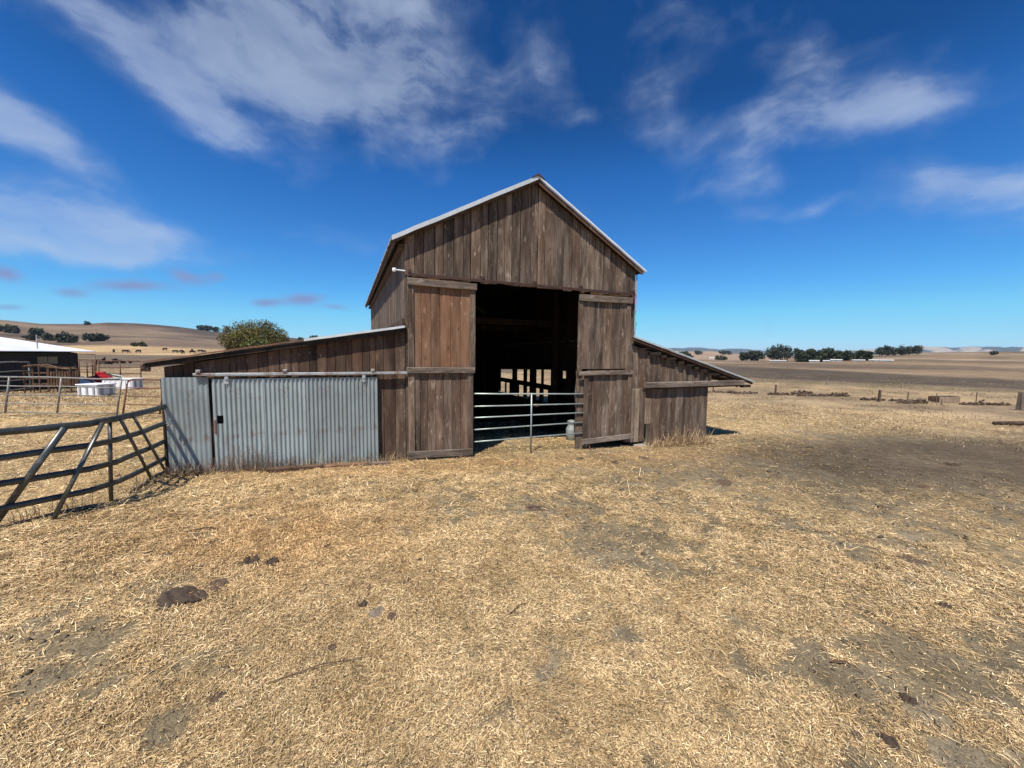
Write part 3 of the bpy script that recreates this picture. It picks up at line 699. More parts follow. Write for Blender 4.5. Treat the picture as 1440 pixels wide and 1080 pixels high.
slope_bar('rake_trim', 5.54, 2.59, 10.08, 1.375, -.15, -.12, .018, 'roofmetal', 8, .003)
slope_bar('barge_board', 5.50, 2.565, 10.02, 1.36, -.115, -.07, .075, 'wood_dark', 8, .004)
slope_bar('barge_board', 5.60, 2.47, 9.70, 1.38, -.065, -.02, .055, 'wood_in', 8, .004)
# rough board ends under the right lean-to roof
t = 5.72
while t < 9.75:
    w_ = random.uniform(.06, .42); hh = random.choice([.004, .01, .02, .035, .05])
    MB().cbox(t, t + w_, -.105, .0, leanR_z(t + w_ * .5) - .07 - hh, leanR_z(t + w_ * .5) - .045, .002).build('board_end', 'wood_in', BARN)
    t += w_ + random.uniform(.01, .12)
# ridge cap and eave pieces
MB().add([(2.62, -.18, 5.855), (2.78, -.18, 5.955), (2.94, -.18, 5.855), (2.62, D + .15, 5.855), (2.78, D + .15, 5.955), (2.94, D + .15, 5.855), (2.78, -.18, 5.90), (2.78, D + .15, 5.90)],
         [(0, 1, 4, 3), (1, 2, 5, 4), (0, 6, 1), (1, 6, 2), (3, 4, 7), (4, 5, 7), (0, 3, 7, 6), (6, 7, 5, 2)]).build('ridge_cap', 'track', BARN)
MB().cbox(-.215, -.185, -.10, D, 4.15, 4.215, .004).build('fascia', 'wood_dark', BARN)
MB().cbox(-.10, -.012, .0, D - .1, 4.12, 4.20, .004).build('eave_plate', 'wood_dark', BARN)
for s in np.linspace(-.07, D - .1, 6):
    MB().add([(0.03, s, 4.24), (2.78, s, 5.72), (2.78, s + .05, 5.72), (0.03, s + .05, 4.24), (0.03, s, 4.34), (2.78, s, 5.82), (2.78, s + .05, 5.82), (0.03, s + .05, 4.34)] if s > 0 else
             [(0.03, .03, 4.24), (2.78, .03, 5.72), (2.78, .08, 5.72), (0.03, .08, 4.24), (0.03, .03, 4.34), (2.78, .03, 5.82), (2.78, .08, 5.82), (0.03, .08, 4.34)],
             [(0, 3, 2, 1), (4, 5, 6, 7), (0, 1, 5, 4), (1, 2, 6, 5), (2, 3, 7, 6), (3, 0, 4, 7)]).build('rafter', 'wood_in', BARN)
# flashing where the left lean-to meets the wall
MB().cbox(-.06, -.03, -.03, D, 2.60, 2.78, .004).build('flashing', 'wood_dark', BARN)

# rusty track over the main doors with its brackets
MB().cbox(.05, 5.50, -.155, -.135, 3.575, 3.635, .004).cbox(.05, 5.50, -.135, -.03, 3.62, 3.635, .003).build('door_track', 'track', BARN)
for t in (.08, 1.55, 2.75, 3.95, 5.45):
    MB().cbox(t - .025, t + .025, -.165, -.03, 3.637, 3.70, .004).build('track_bracket', 'track', BARN)
# white insulator arm on the corner
MB().tube([(0, -.05, 3.68), (-.18, -.05, 3.685)], .014, 8).build('insulator_arm', 'white', BARN)
MB().lathe([(.012, -.035), (.034, -.03), (.04, 0), (.034, .03), (.012, .035)], 12, (-.2, -.05, 3.685)).build('insulator', 'white', BARN)
MB().tube([(W + .01, .02, 2.6), (W + .06, .0, 2.9), (W + .02, .0, 3.1)], .006, 5).build('wire', 'black', BARN)
MB().tube([(W + .022, -.012, 2.5), (W + .022, -.012, 4.12)], .014, 6).build('edge_tube', 'galv_rail', BARN)  # thin pale upright tube along the right wall edge

def big_door(t0, t1, zt, zmid, zb, upper, mats, name_label, lower_off=0.0, leftcut=0.0):
    root = empty('sliding_door', (0, -.10, 0), 0, BARN); root['label'] = name_label
    w_ = t1 - t0
    st = .12
    # stiles
    board(root, [(t0, zmid), (t0 + st, zmid), (t0 + st, zt - .14), (t0, zt - .14)], s=-.012, mat='wood', name='stile')
    board(root, [(t1 - st, zmid), (t1, zmid), (t1, zt - .14), (t1 - st, zt - .14)], s=-.012, mat='wood', name='stile')
    l0 = t0 + leftcut
    board(root, [(l0, zb + .1), (l0 + st, zb + .1), (l0 + st, zmid), (l0, zmid)], s=-.012, mat='wood', name='stile')
    board(root, [(t1 - st + lower_off, zb + .1), (t1 + lower_off, zb + .1), (t1 + lower_off, zmid), (t1 - st + lower_off, zmid)], s=-.012, mat='wood', name='stile')
    # planks
    xs = widths(t0 + .10, t1 - .10, .17, .22)
    for i, (a, b) in enumerate(zip(xs[:-1], xs[1:])):
        board(root, [(a, zmid + .05), (b - .005, zmid + .05), (b - .005, zt - .08), (a, zt - .08)], s=.016, mat=mats[i % len(mats)])
    xs = widths(l0 + .10, t1 - .10 + lower_off, .13, .2)
    for i, (a, b) in enumerate(zip(xs[:-1], xs[1:])):
        o = board(root, [(a, zb + .05), (b - .005, zb + .05), (b - .005, zmid + .02), (a, zmid + .02)], s=.016, mat='wood')
    # rails
    def rail(a, b, za, zb_, h, s=-.045):
        q = [(a, za - h), (b, zb_ - h), (b, zb_), (a, za)]
        o = board(root, q, s=s, thick=.032, mat='wood_h', name='rail'); return o
    return root, rail
dl, rail = big_door(.03, 1.40, 3.545, 1.74, .0, True, ['wood_red'], 'left sliding plank door, its upper panel reddish brown', lower_off=-.045)
rail(.03, 1.42, 3.545, 3.535, .135); rail(.0, 1.385, 1.83, 1.82, .115); rail(.0, 1.345, .165, .115, .145)
dr, rail = big_door(3.90, 5.42, 3.485, 1.72, .0, True, ['wood'], 'right sliding plank door, all grey brown and hanging clear of the ground', leftcut=.20, lower_off=.10)
rail(3.90, 5.44, 3.50, 3.52, .145); rail(3.93, 5.50, 1.715, 1.73, .095); rail(4.06, 5.58, .095, .13, .13)
# ragged jamb behind the right door, and peg holes
mb = MB(); zz = np.linspace(-.22, 1.72, 13)
P = []; 
for i, z in enumerate(zz):
    e = 4.2 + (.0 if i % 2 else -.07) * random.uniform(.2, 1)
    P += [(3.93 + .02 * math.sin(i * 1.3), .0, z), (e + .1, .0, z), (e + .1, .04, z), (3.93 + .02 * math.sin(i * 1.3), .04, z)]
F_ = [(3, 2, 1, 0), tuple(4 * 12 + i for i in range(4))]
for k in range(12):
    for i in range(4): F_.append((4 * k + i, 4 * k + (i + 1) % 4, 4 * k + 4 + (i + 1) % 4, 4 * k + 4 + i))
mb.add(P, F_).build('door_jamb', 'wood', BARN, (0, -.03, 0))
board(BARN, [(3.98, 1.72), (4.12, 1.72), (4.12, 3.6), (3.98, 3.6)], s=.0, mat='wood_dark', name='door_jamb')
MB().tube([(4.30, -.1, .1), (4.30, -.1, -.25)], .02, 6).build('door_guide', 'rust', BARN)

# ------------------------------------------------------------------ things at the barn
def pl(t, s, z=0.0): return to_world(t, s, z)
# gate in the doorway
GATE = empty('pipe_gate', pl(0, -.04, 0), TH); props(GATE, 'galvanised five-rail pipe gate closed across the barn doorway', 'gate')
L_z = [1.271, .998, .753, .492, .23]
for z in L_z:
    dz = -.10 if z > 1.2 else (-.06 if z > .9 else (-.03 if z > .7 else .0))
    MB().tube([(1.22, .0, z), (2.0, -.003, z + dz * .3), (3.0, .0, z + dz * .6), (4.24, -.02, z + dz)], .017 if z > 1.2 else .015, 8).build('rail', 'pipe', GATE, smooth=True)
MB().tube([(2.73, -.035, -.17), (2.73, -.035, 1.23)], .019, 8).tube([(2.73, -.035, 1.20), (2.73, -.01, 1.235)], .02, 8).build('upright', 'pipe', GATE, smooth=True)
MB().tube([(1.22, 0, .2), (1.22, 0, 1.28)], .018, 8).build('upright', 'pipe', GATE, smooth=True)
MB().cbox(4.16, 4.26, -.05, -.01, 1.12, 1.19, .006).cbox(4.16, 4.26, -.05, -.01, .20, .27, .006).build('hinge', 'rust', GATE)
MB().tube([(2.78, -.04, .97), (2.86, -.05, .93), (2.95, -.05, .96), (2.88, -.04, .99), (2.76, -.04, .99)], .006, 5).build('wire_tie', 'rust', GATE)
can = empty('milk_can', pl(4.50, 1.05, -.22), 0); props(can, 'dented galvanised can standing inside the barn doorway by the right jamb', 'can')
MB().lathe([(.13, 0), (.15, .01), (.15, .3), (.145, .34), (.10, .42), (.095, .47), (.115, .5), (.11, .52)], 20).build('body', 'galv', can, smooth=True)
MB().lathe([(.118, .52), (.12, .54), (.06, .565), (.02, .57)], 20).build('lid', 'galv', can, smooth=True)

# near corral panel, bent where two runs meet
FEN = empty('corral_panel', (-5.1, 4.7, 0)); props(FEN, 'bent dark green-grey steel corral panel with slanting braces at the left edge', 'corral panel')
top = [(-5.50, 6.05), (-5.24, 5.45), (-5.06, 4.86), (-5.05, 4.55), (-5.39, 4.0), (-5.95, 3.0), (-6.6, 1.8)]
bot = [(-5.58, 6.07), (-5.36, 5.5), (-5.17, 4.93), (-5.19, 4.6), (-5.52, 4.05), (-6.1, 3.0), (-6.75, 1.8)]
def fpt(i, f, z):
    k = 1 - (z - .15) / 1.09
    x = top[i][0] * (1 - k) + bot[i][0] * k; y = top[i][1] * (1 - k) + bot[i][1] * k
    x2 = top[i + 1][0] * (1 - k) + bot[i + 1][0] * k; y2 = top[i + 1][1] * (1 - k) + bot[i + 1][1] * k
    return (x + (x2 - x) * f + 5.1, y + (y2 - y) * f - 4.7, z)
for z, rr_ in ((1.225, .041), (.95, .037), (.66, .037), (.385, .036), (.17, .028)):
    pts = [fpt(i, f, z + (.004 * math.sin(i * 2.1 + z * 9))) for i in range(6) for f in (0, .33, .66)] + [fpt(5, 1, z)]
    if z < .2: pts = [(p[0], p[1], p[2] - .02 + .03 * math.sin(k * .8)) for k, p in enumerate(pts)]
    MB().tube(pts, rr_, 10, flat=.62).build('rail', 'fence', FEN, smooth=True)
o_ = np.array([-5.1, 4.7, 0])
for a, b, r_ in [((-5.06, 4.30, 1.22), (-5.63, 4.02, .14), .033), ((-4.99, 4.64, 1.22), (-5.22, 4.25, .16), .03), ((-5.07, 4.80, 1.22), (-5.17, 4.84, .12), .027),
               ((-5.06, 4.92, 1.22), (-5.38, 5.64, .16), .027), ((-5.13, 5.16, 1.22), (-5.46, 5.97, .16), .025), ((-6.3, 2.35, 1.22), (-6.1, 3.0, .15), .033)]:
    MB().tube([np.array(a) - o_, np.array(b) - o_], r_, 10, flat=.6).build('brace', 'fence', FEN, smooth=True)
MB().tube([(-.33, 1.28, .955), (-.30, 1.33, .99), (-.25, 1.3, .96), (-.3, 1.26, .93)], .009, 5).build('wire_tie', 'galv_rail', FEN)

def pipe_panel(name, p0, p1, h, nr, ups, mat, label, cat='corral panel', lean=0.0, r=.02, group=None, round_end=False, z0=.15):
    b0 = tz(*p0); b1 = tz(*p1); root = empty(name, (p0[0], p0[1], b0)); props(root, label, cat, group)
    d = np.array([p1[0] - p0[0], p1[1] - p0[1], b1 - b0])
    dn = d[:2] / np.hypot(*d[:2]); per = np.array([dn[0], dn[1]])
    def P(f, z): return (d[0] * f + lean * z * per[0], d[1] * f + lean * z * per[1], d[2] * f + z)
    for i in range(nr):
        z = z0 + (h - z0) * i / (nr - 1)
        rr2 = r * (1.15 if i == nr - 1 else .8)
        pts = [P(f, z + .01 * math.sin(f * 9 + i)) for f in np.linspace(0.0, 1, 6)]
        if i == nr - 1 and round_end: pts = [P(-.0, z - .16), P(.008, z - .06), P(.035, z - .01)] + [P(f, z) for f in (.06, .3, .6, 1)]
        MB().tube(pts, rr2, 7).build('rail', mat, root, smooth=True)
    for f in ups:
        MB().tube([P(f, -.05 if f in (0, 1) else z0 - .02), P(f, h - (.16 if (f == 0 and round_end) else 0))], r * 1.1, 7).build('upright', mat, root, smooth=True)
    return root
pipe_panel('corral_panel', (-13.6, 9.9), (-10.75, 10.35), 1.08, 5, (0, .12, .52, 1), 'fence_b', 'grey pipe corral panel leaning behind the near dark panel', lean=.17)
pipe_panel('corral_panel', (-10.62, 10.38), (-8.3, 10.9), 1.08, 5, (0, .36, 1), 'rust', 'rusty brown pipe corral panel with a rounded corner beside the steel wall', lean=.17, round_end=True)
pipe_panel('corral_panel', (-23.2, 20.6), (-22.7, 20.9), 1.15, 4, (0, .5, 1), 'rust', 'short rusty pipe panel beside the white-roofed shed corner', r=.025)
pipe_panel('corral_panel', (-21.4, 19.9), (-20.2, 20.9), 1.15, 4, (0, .5, 1), 'rust', 'rusty pipe panel standing behind the red machine', r=.025)
pipe_panel('corral_panel', (-33.2, 28.2), (-31.6, 29.2), 1.3, 3, (0, .5, 1), 'rust', 'small far rusty pipe panel in the open pasture behind the shed', r=.03)
pipe_panel('corral_panel', (-18.9, 13.9), (-19.1, 15.2), 1.2, 4, (0, 1), 'fence_b', 'pale pipe panel in front of the dark shed wall at the photo edge', r=.025)

# white feed tanks
def tank(name, loc, rz, w_, d_, h_, label, ribs):
    root = empty(name, (loc[0], loc[1], tz(loc[0], loc[1])), rz); props(root, label, 'trough')
    MB().cbox(0, w_, 0, d_, 0, h_, .03).build('body', 'white', root)
    MB().cbox(-.03, w_ + .03, -.03, d_ + .03, h_ - .0, h_ + .05, .015).build('rim', 'white', root)
    for k in range(ribs):
        x = w_ * (k + .5) / ribs
        MB().cbox(x - .04, x + .04, -.025, -.001, .03, h_ - .04, .008).build('rib', 'grey' if ribs < 4 else 'white', root)
    for k in range(2):
        MB().cbox(w_, w_ + .025, d_ * (k + .3) / 2, d_ * (k + .6) / 2, .03, h_ - .04, .008).build('rib', 'grey', root)
    return root
tank('white_trough', (-16.55, 14.55), rad(2), .76, .72, .40, 'white plastic trough with three ribs, nearer one beside the shed', 3)
tank('white_trough', (-18.1, 16.9), rad(8), 1.22, .6, .44, 'longer white ribbed plastic trough beside the red machine', 6)
# red machine with white tarp
RM = empty('red_mower', (-20.4, 19.0, tz(-20.4, 19.0)), rad(35)); RM.scale = (.8, .8, .75); props(RM, 'red farm mower with a green arm parked beyond the white troughs', 'farm machine')
MB().add([(-.75, -.35, .15), (.75, -.35, .15), (.75, .35, .15), (-.75, .35, .15), (-.5, -.25, .55), (.35, -.25, .72), (.35, .25, .72), (-.5, .25, .55)],
         [(0, 3, 2, 1), (4, 5, 6, 7), (0, 1, 5, 4), (1, 2, 6, 5), (2, 3, 7, 6), (3, 0, 4, 7)]).build('deck', 'red', RM)
MB().cbox(-.15, .25, -.2, .2, .6, .85, .03).build('gearbox', 'red', RM)
for x in (-.6, .6):
    MB().tube([(x, -.45, .2), (x, -.34, .2)], .2, 14).build('wheel', 'black', RM)
MB().tube([(.3, -.1, .75), (1.0, -.1, .42), (1.25, -.1, .12)], .04, 6).build('arm', 'green', RM)
MB().tube([(.3, .15, .7), (.9, .15, .55), (1.3, .12, .1)], .035, 6).build('arm', 'white', RM)
MB().tube([(-.3, .0, .6), (-.28, .0, 1.35)], .035, 6).build('mast', 'rust', RM)
MB().tube([(-.7, -.36, .6), (-.1, -.38, .2)], .03, 6).build('strut', 'white', RM)
TP = empty('white_tarp', (-20.9, 18.4, tz(-20.9, 18.4)), 0); props(TP, 'white folded tarp heap between shed corner and red machine', 'tarp')
v = []; f = []
for i in range(9):
    for j in range(7):
        x = -.55 + i * .14; y = -.4 + j * .13; e = max(0, 1 - (abs(x) / .6) ** 3) * max(0, 1 - (abs(y) / .45) ** 3)
        v.append((x, y, e * (.36 + .12 * math.sin(i * 1.9) * math.cos(j * 1.7)) - .02))
for i in range(8):
    for j in range(6): a = i * 7 + j; f.append((a, a + 7, a + 8, a + 1))
MB().add(v, f).add([(-.55, -.4, -.04), (.57, -.4, -.04), (.57, .38, -.04), (-.55, .38, -.04)], [(0, 3, 2, 1)]).build('sheet', 'white', TP)

# ------------------------------------------------------------------ the white-roofed shed on the left
SH_rz = math.atan2(.94, .35)    # local x runs along the front wall from far corner (0) towards the camera (-x)
SHED = empty('white_roofed_shed', (-19.4, 17.2, .3), 0); props(SHED, 'dark low shed under a bright white metal roof at the left edge', 'shed')
d1 = np.array([-.35, -.94]); d2 = np.array([-.94, .35])
def sp(a, b, z): p = d1 * a + d2 * b; return (float(p[0]), float(p[1]), z)
nb = 20
for k in range(nb):
    a0, a1_ = k * .30 + .004, (k + 1) * .30 - .004
    if k in (2, 3): z0_, z1_ = 0, 1.18
    else: z0_, z1_ = 0, 1.66
    for (z0q, z1q) in (((z0_, z1_),) if k not in (2, 3) else ((-.2, 1.18), (1.50, 1.66))):
        MB().add([sp(a0, 0, z0q - (.2 if z0q == 0 else 0)), sp(a1_, 0, z0q - (.2 if z0q == 0 else 0)), sp(a1_, .05, z0q - (.2 if z0q == 0 else 0)), sp(a0, .05, z0q - (.2 if z0q == 0 else 0)), sp(a0, 0, z1q), sp(a1_, 0, z1q), sp(a1_, .05, z1q), sp(a0, .05, z1q)],
             [(0, 3, 2, 1), (4, 5, 6, 7), (0, 1, 5, 4), (1, 2, 6, 5), (2, 3, 7, 6), (3, 0, 4, 7)]).build('wall_board', 'shedwall', SHED)
for k in (2, 3):
    a0, a1_ = k * .30 + .01, (k + 1) * .30 - .01
    MB().add([sp(a0, .02, 1.18), sp(a1_, .02, 1.18), sp(a1_, .04, 1.18), sp(a0, .04, 1.18), sp(a0, .02, 1.50), sp(a1_, .02, 1.50), sp(a1_, .04, 1.50), sp(a0, .04, 1.50)],
             [(0, 3, 2, 1), (4, 5, 6, 7), (0, 1, 5, 4), (1, 2, 6, 5), (2, 3, 7, 6), (3, 0, 4, 7)]).build('window', 'windowpale', SHED)
    MB().add([sp(a0 - .03, -.02, 1.14), sp(a1_ + .03, -.02, 1.14), sp(a1_ + .03, .03, 1.14), sp(a0 - .03, .03, 1.14), sp(a0 - .03, -.02, 1.18), sp(a1_ + .03, -.02, 1.18), sp(a1_ + .03, .03, 1.18), sp(a0 - .03, .03, 1.18)],
             [(0, 3, 2, 1), (4, 5, 6, 7), (0, 1, 5, 4), (1, 2, 6, 5), (2, 3, 7, 6), (3, 0, 4, 7)]).build('window_sill', 'shedwall', SHED)
MB().add([sp(0, 0, -.2), sp(0, 9, -.2), sp(0, 9, 2.38), sp(0, 0, 1.66), sp(.05, 0, -.2), sp(.05, 9, -.2), sp(.05, 9, 2.38), sp(.05, 0, 1.66)],
         [(0, 1, 2, 3), (7, 6, 5, 4), (0, 3, 7, 4), (1, 0, 4, 5), (2, 1, 5, 6), (3, 2, 6, 7)]).build('side_wall', 'shedwall', SHED)
MB().add([sp(8, .05, -.2), sp(8, 9, -.2), sp(8, 9, 2.38), sp(8, .05, 1.66), sp(0, 9, -.2), sp(8, 9.05, -.2), sp(8, 9.05, 2.38), sp(0, 9.05, 2.38)],
         [(3, 2, 1, 0), (4, 5, 6, 7)]).build('back_wall', 'shedwall', SHED)
def rz_(b): return 1.72 + (b + .3) * .078
for k in range(12):
    a0, a1_ = -.45 + k * .7, -.45 + (k + 1) * .7 - .004
    P = []
    for z_ in (0, .03):
        for a, b in ((a0, -.4), (a1_, -.4), (a1_, 9.2), (a0, 9.2)): P.append(sp(a, b, rz_(b) + z_))
    MB().add(P, [(0, 3, 2, 1), (4, 5, 6, 7), (0, 1, 5, 4), (1, 2, 6, 5), (2, 3, 7, 6), (3, 0, 4, 7)]).build('roof_panel', 'whiteroof', SHED)
q = sp(.9, .8, rz_(.8)); MB().tube([q, (q[0], q[1], q[2] + .62)], .025, 6).build('roof_pipe', 'galv_rail', SHED)
# rusty head gate / feeder in front of the shed
CH = empty('cattle_chute', (-18.35, 15.15, tz(-18.35, 15.15)), .30); CH.scale = (.82, .7, 1.0); props(CH, 'rusty cream cattle chute standing against the dark shed wall', 'cattle chute')
for y in (0, .55):
    for x in (-.85, -.30, .05, .85):
        MB().tube([(x, y, 0), (x + .02, y, 1.08 if x < 0 else 1.0)], .032, 7).build('upright', 'rustyellow', CH)
    MB().tube([(-.9, y, 1.04), (-.3, y, 1.10), (0, y, 1.02), (.9, y, .93)], .034, 7).build('top_rail', 'rustyellow', CH)
    for k in range(7):
        x = .10 + k * .105
        MB().add([(x, y - .02, .26), (x + .07, y - .02, .24), (x + .07, y + .01, .24), (x, y + .01, .26), (x + .03, y - .02, .84), (x + .085, y - .02, .86), (x + .085, y + .01, .86), (x + .03, y + .01, .84)],
                 [(0, 3, 2, 1), (4, 5, 6, 7), (0, 1, 5, 4), (1, 2, 6, 5), (2, 3, 7, 6), (3, 0, 4, 7)]).build('slat', 'rustyellow', CH)
    for k in range(3):
        MB().tube([(-.85, y, .35 + k * .22), (.05, y, .33 + k * .22)], .022, 6).build('side_bar', 'rustyellow', CH)
for x in (-.85, -.3, .3, .85):
    MB().tube([(x, 0, 1.0), (x, .55, 1.04)], .025, 6).build('cross_bar', 'rustyellow', CH)
# ------------------------------------------------------------------ pasture fence on the right
def post_at(x, y, h, w_, lean, label, group, mat='wood', nm='fence_post'):
    z = tz(x, y); b = MB(); c = w_ / 2
    b.add([(-c, -c, -.1), (c, -c, -.1), (c, c, -.1), (-c, c, -.1), (-c * .8 + lean, -c * .8, h), (c * .8 + lean, -c * .8, h * .985), (c * .8 + lean, c * .8, h), (-c * .8 + lean, c * .8, h * 1.01)],
          [(0, 3, 2, 1), (4, 5, 6, 7), (0, 1, 5, 4), (1, 2, 6, 5), (2, 3, 7, 6), (3, 0, 4, 7)])
    o = b.build(nm, mat, None, (x, y, z)); props(o, label, 'fence post', group); return o
GP = 'posts of the pasture fence'
for x, y, h, w_, ln, lb in [(18.19, 26.47, .72, .10, .03, 'short grey wooden post left of the dark brush line, beside the barn'),
        (22.33, 23.26, .72, .12, .0, 'stout grey fence post with a dark bush behind it'), (23.81, 23.06, .62, .05, .05, 'thin leaning fence stake left of the feed trough'),
        (25.4, 22.9, .62, .04, .0, 'thin fence stake at the left end of the feed trough'), (27.14, 22.37, .72, .035, .0, 'thin metal stake between the trough and the thick right post'),
        (26.63, 20.02, .95, .22, .02, 'thick wooden corner post at the right edge of the photo'),
        (31.05, 37.83, .55, .10, .0, 'pale far post in the meadow behind the fence'), (35.69, 35.13, .5, .08, .0, 'farther thin post in the meadow right of the pale one'),
        (24.6, 21.9, .35, .05, .02, 'short stub of a stake below the feed trough'), (15.0, 28.6, .55, .06, .02, 'small stake in the brush nearest the lean-to roof')]:
    post_at(x, y, h, w_, ln, lb, GP, 'wood' if 'pale' not in lb else 'wood_pale')
post_at(-48.6, 45.9, .75, .17, 0, 'lone dark post standing in the left pasture', 'left pasture posts', 'wood_dark')
# wires
for z in (.32, .58):
    P = [(18.19, 26.47), (22.33, 23.26), (23.81, 23.06), (25.4, 22.9), (27.14, 22.37)]
    o = MB().tube([(x, y, tz(x, y) + z) for x, y in P], .004, 4).build('fence_wire', 'rust'); props(o, 'thin %s wire of the pasture fence on the right' % ('lower' if z < .4 else 'upper'), 'wire')
TR = empty('feed_trough', (26.0, 23.25, tz(26.0, 23.25)), rad(8)); props(TR, 'low grey wooden feed trough lying by the pasture fence', 'trough')
MB().cbox(0, 1.5, 0, .04, .02, .34, .005).build('side', 'wood_pale', TR); MB().cbox(0, 1.5, .56, .6, .02, .34, .005).build('side', 'wood', TR)
MB().cbox(0, .04, .04, .56, .02, .34, .005).build('end', 'wood_dark', TR); MB().cbox(1.46, 1.5, .04, .56, .02, .36, .005).build('end', 'wood', TR); MB().cbox(0.04, 1.46, .04, .56, .02, .05, .005).build('bottom', 'wood', TR)
o = MB().tube([(-.9, .1, .07), (0, 0, .09), (1.6, -.5, .08), (2.4, -.8, .06)], [.07, .09, .08, .05], 8).build('fallen_log', 'wood_dark', None, (20.2, 15.15, tz(20.2, 15.15)), smooth=True); props(o, 'dark weathered log lying on the ground near the right edge', 'log')
# brush piles along the fence
def scrub(name, cx, cy, w_, d_, h_, n, label, cat, group=None, cols=((.09, .06, .045), (.17, .12, .08)), size=.07, kind=None):
    V, T = leafcloud(n, w_, d_, h_, size, cols, flat=True)
    F = np.arange(len(V)).reshape(-1, 4)
    o = link(name, np_mesh(name, V, F, 'leaf', T), None, (cx, cy, tz(cx, cy))); props(o, label, cat, group, kind); return o
def leafcloud(n, w_, d_, h_, size, cols, flat=False, clumps=None, base=0.0):
    if clumps is None: clumps = max(3, n // (12 if flat else 60))
    u = RNG.normal(size=(clumps, 3)); u /= np.linalg.norm(u, axis=1)[:, None]
    rr_ = RNG.uniform(.35, .95, clumps)[:, None] ** .6
    C = u * rr_ * np.array([w_ / 2, d_ / 2, h_ / 2]) * .82; C[:, 2] += h_ / 2 + base
    if flat: C[:, 2] = np.abs(RNG.normal(size=clumps)) * h_ * .3
    which = RNG.integers(0, clumps, n)
    cs = RNG.uniform(.55, 1.15, clumps)
    off = RNG.normal(size=(n, 3)); off /= np.linalg.norm(off, axis=1)[:, None]
    rad_ = (min(w_, h_) if not flat else h_) * (.30 if clumps < 30 else .24)
    cen = C[which] + off * (cs[which] * rad_ * RNG.uniform(.5, 1.1, n))[:, None]
    cen[:, 2] = np.maximum(cen[:, 2], base + .02)
    a = RNG.normal(size=(n, 3)); a /= np.linalg.norm(a, axis=1)[:, None]
    b = np.cross(a, RNG.normal(size=(n, 3))); b /= np.linalg.norm(b, axis=1)[:, None]
    s1 = size * RNG.uniform(.6, 1.4, n)[:, None]; s2 = s1 * RNG.uniform(.35, .8, n)[:, None]
    V = np.stack([cen - a * s1, cen + b * s2, cen + a * s1, cen - b * s2], 1).reshape(-1, 3)
    k = np.clip(RNG.normal(.5, .28, n) + (cs[which] - .85) * .5, 0, 1)[:, None]
    T = np.array(cols[0]) * (1 - k) + np.array(cols[1]) * k
    return V, np.repeat(T, 4, 0)
BR = 'dead brush along the pasture fence'
for x, y, w_, h_, lb in [(14.54, 28.0, 3.4, .20, 'dead brush heap nearest the lean-to roof tip'), (16.6, 27.4, 1.8, .30, 'dark brush heap between the lean-to and first fence post'), (18.7, 26.6, 1.6, .28, 'dead brush around the foot of the first fence post'),
                    (20.87, 27.6, 1.5, .42, 'dark brush clump beyond the first fence post'), (20.4, 26.2, 2.0, .25, 'long low dead brush between two fence posts'), (22.0, 26.4, 1.2, .35, 'round dark bush midway along the fence'), (22.6, 24.0, 1.3, .25, 'dead brush at the foot of the stout fence post'),
                    (22.6, 26.3, 1.2, .40, 'dark bush behind the stout post'), (24.5, 23.6, 2.2, .25, 'dead brush left of the feed trough'), (26.6, 22.1, 1.2, .22, 'dead brush below the right end of the trough'), (28.0, 22.2, 1.6, .26, 'dead brush between thin stake and right edge post'), (23.6, 22.6, 1.6, .2, 'low dead brush by the leaning stake')]:
    scrub('dead_brush', x, y, w_ * 1.5, w_ * .22, h_ * .75, 850, lb, 'brush', BR, size=.065, cols=((.11, .075, .055), (.24, .17, .12)))
scrub('dead_brush', -29.4, 30.9, .9, .9, .9, 160, 'small dark shrub in the pasture beyond the lean-to corner', 'brush', size=.12)
MB_ = [(-46.6, 43.5, 3.6, .55, 'wide dark bush behind the red machine in the left pasture'), (-47.4, 46.6, 3.8, .5, 'low dark bush right of the red machine in the left pasture')]
for x, y, w_, h_, lb in MB_: scrub('dead_brush', x, y, w_, 1, h_, 200, lb, 'brush', size=.2, cols=((.03, .025, .02), (.06, .05, .035)))

# ------------------------------------------------------------------ trees, far houses, cattle
def polar(az, r): return r * math.sin(rad(az)), r * math.cos(rad(az))
def tree(name, az, r, ztop, w_, n, label, cat, group, kind_):
    x, y = polar(az, r); g = tz(x, y) - .2; H_ = max(ztop - g, 2.0)
    root = empty(name, (x, y, g)); props(root, label, cat, group)
    cols = {'oak': ((.012, .020, .010), (.055, .068, .030)), 'gum': ((.018, .026, .016), (.075, .082, .050)), 'bush': ((.03, .035, .015), (.08, .08, .04))}[kind_]
    tr = .02 * H_ + .1
    if kind_ == 'gum':
        V, T = leafcloud(n, w_ * 1.15, w_ * .9, H_ * 1.0, max(.35, w_ * .085), cols, base=H_ * .04, clumps=26)
    else:
        V, T = leafcloud(n, w_ * 1.22, w_ * .95, H_ * 1.02, max(.35, min(w_, H_) * .12), cols, base=0, clumps=24)
    link('crown', np_mesh('crown', V, np.arange(len(V)).reshape(-1, 4), 'leaf', T), root)
    b = MB().tube([(0, 0, -.3), (.1, 0, H_ * .3), (0, .1, H_ * .75)], [tr, tr * .7, tr * .3], 7)
    for k in range(3):
        a = k * 2.1 + az; b.tube([(.05, 0, H_ * .28), (math.cos(a) * w_ * .2, math.sin(a) * w_ * .2, H_ * .6)], [tr * .5, tr * .2], 5)
    b.build('trunk', 'bark', root)
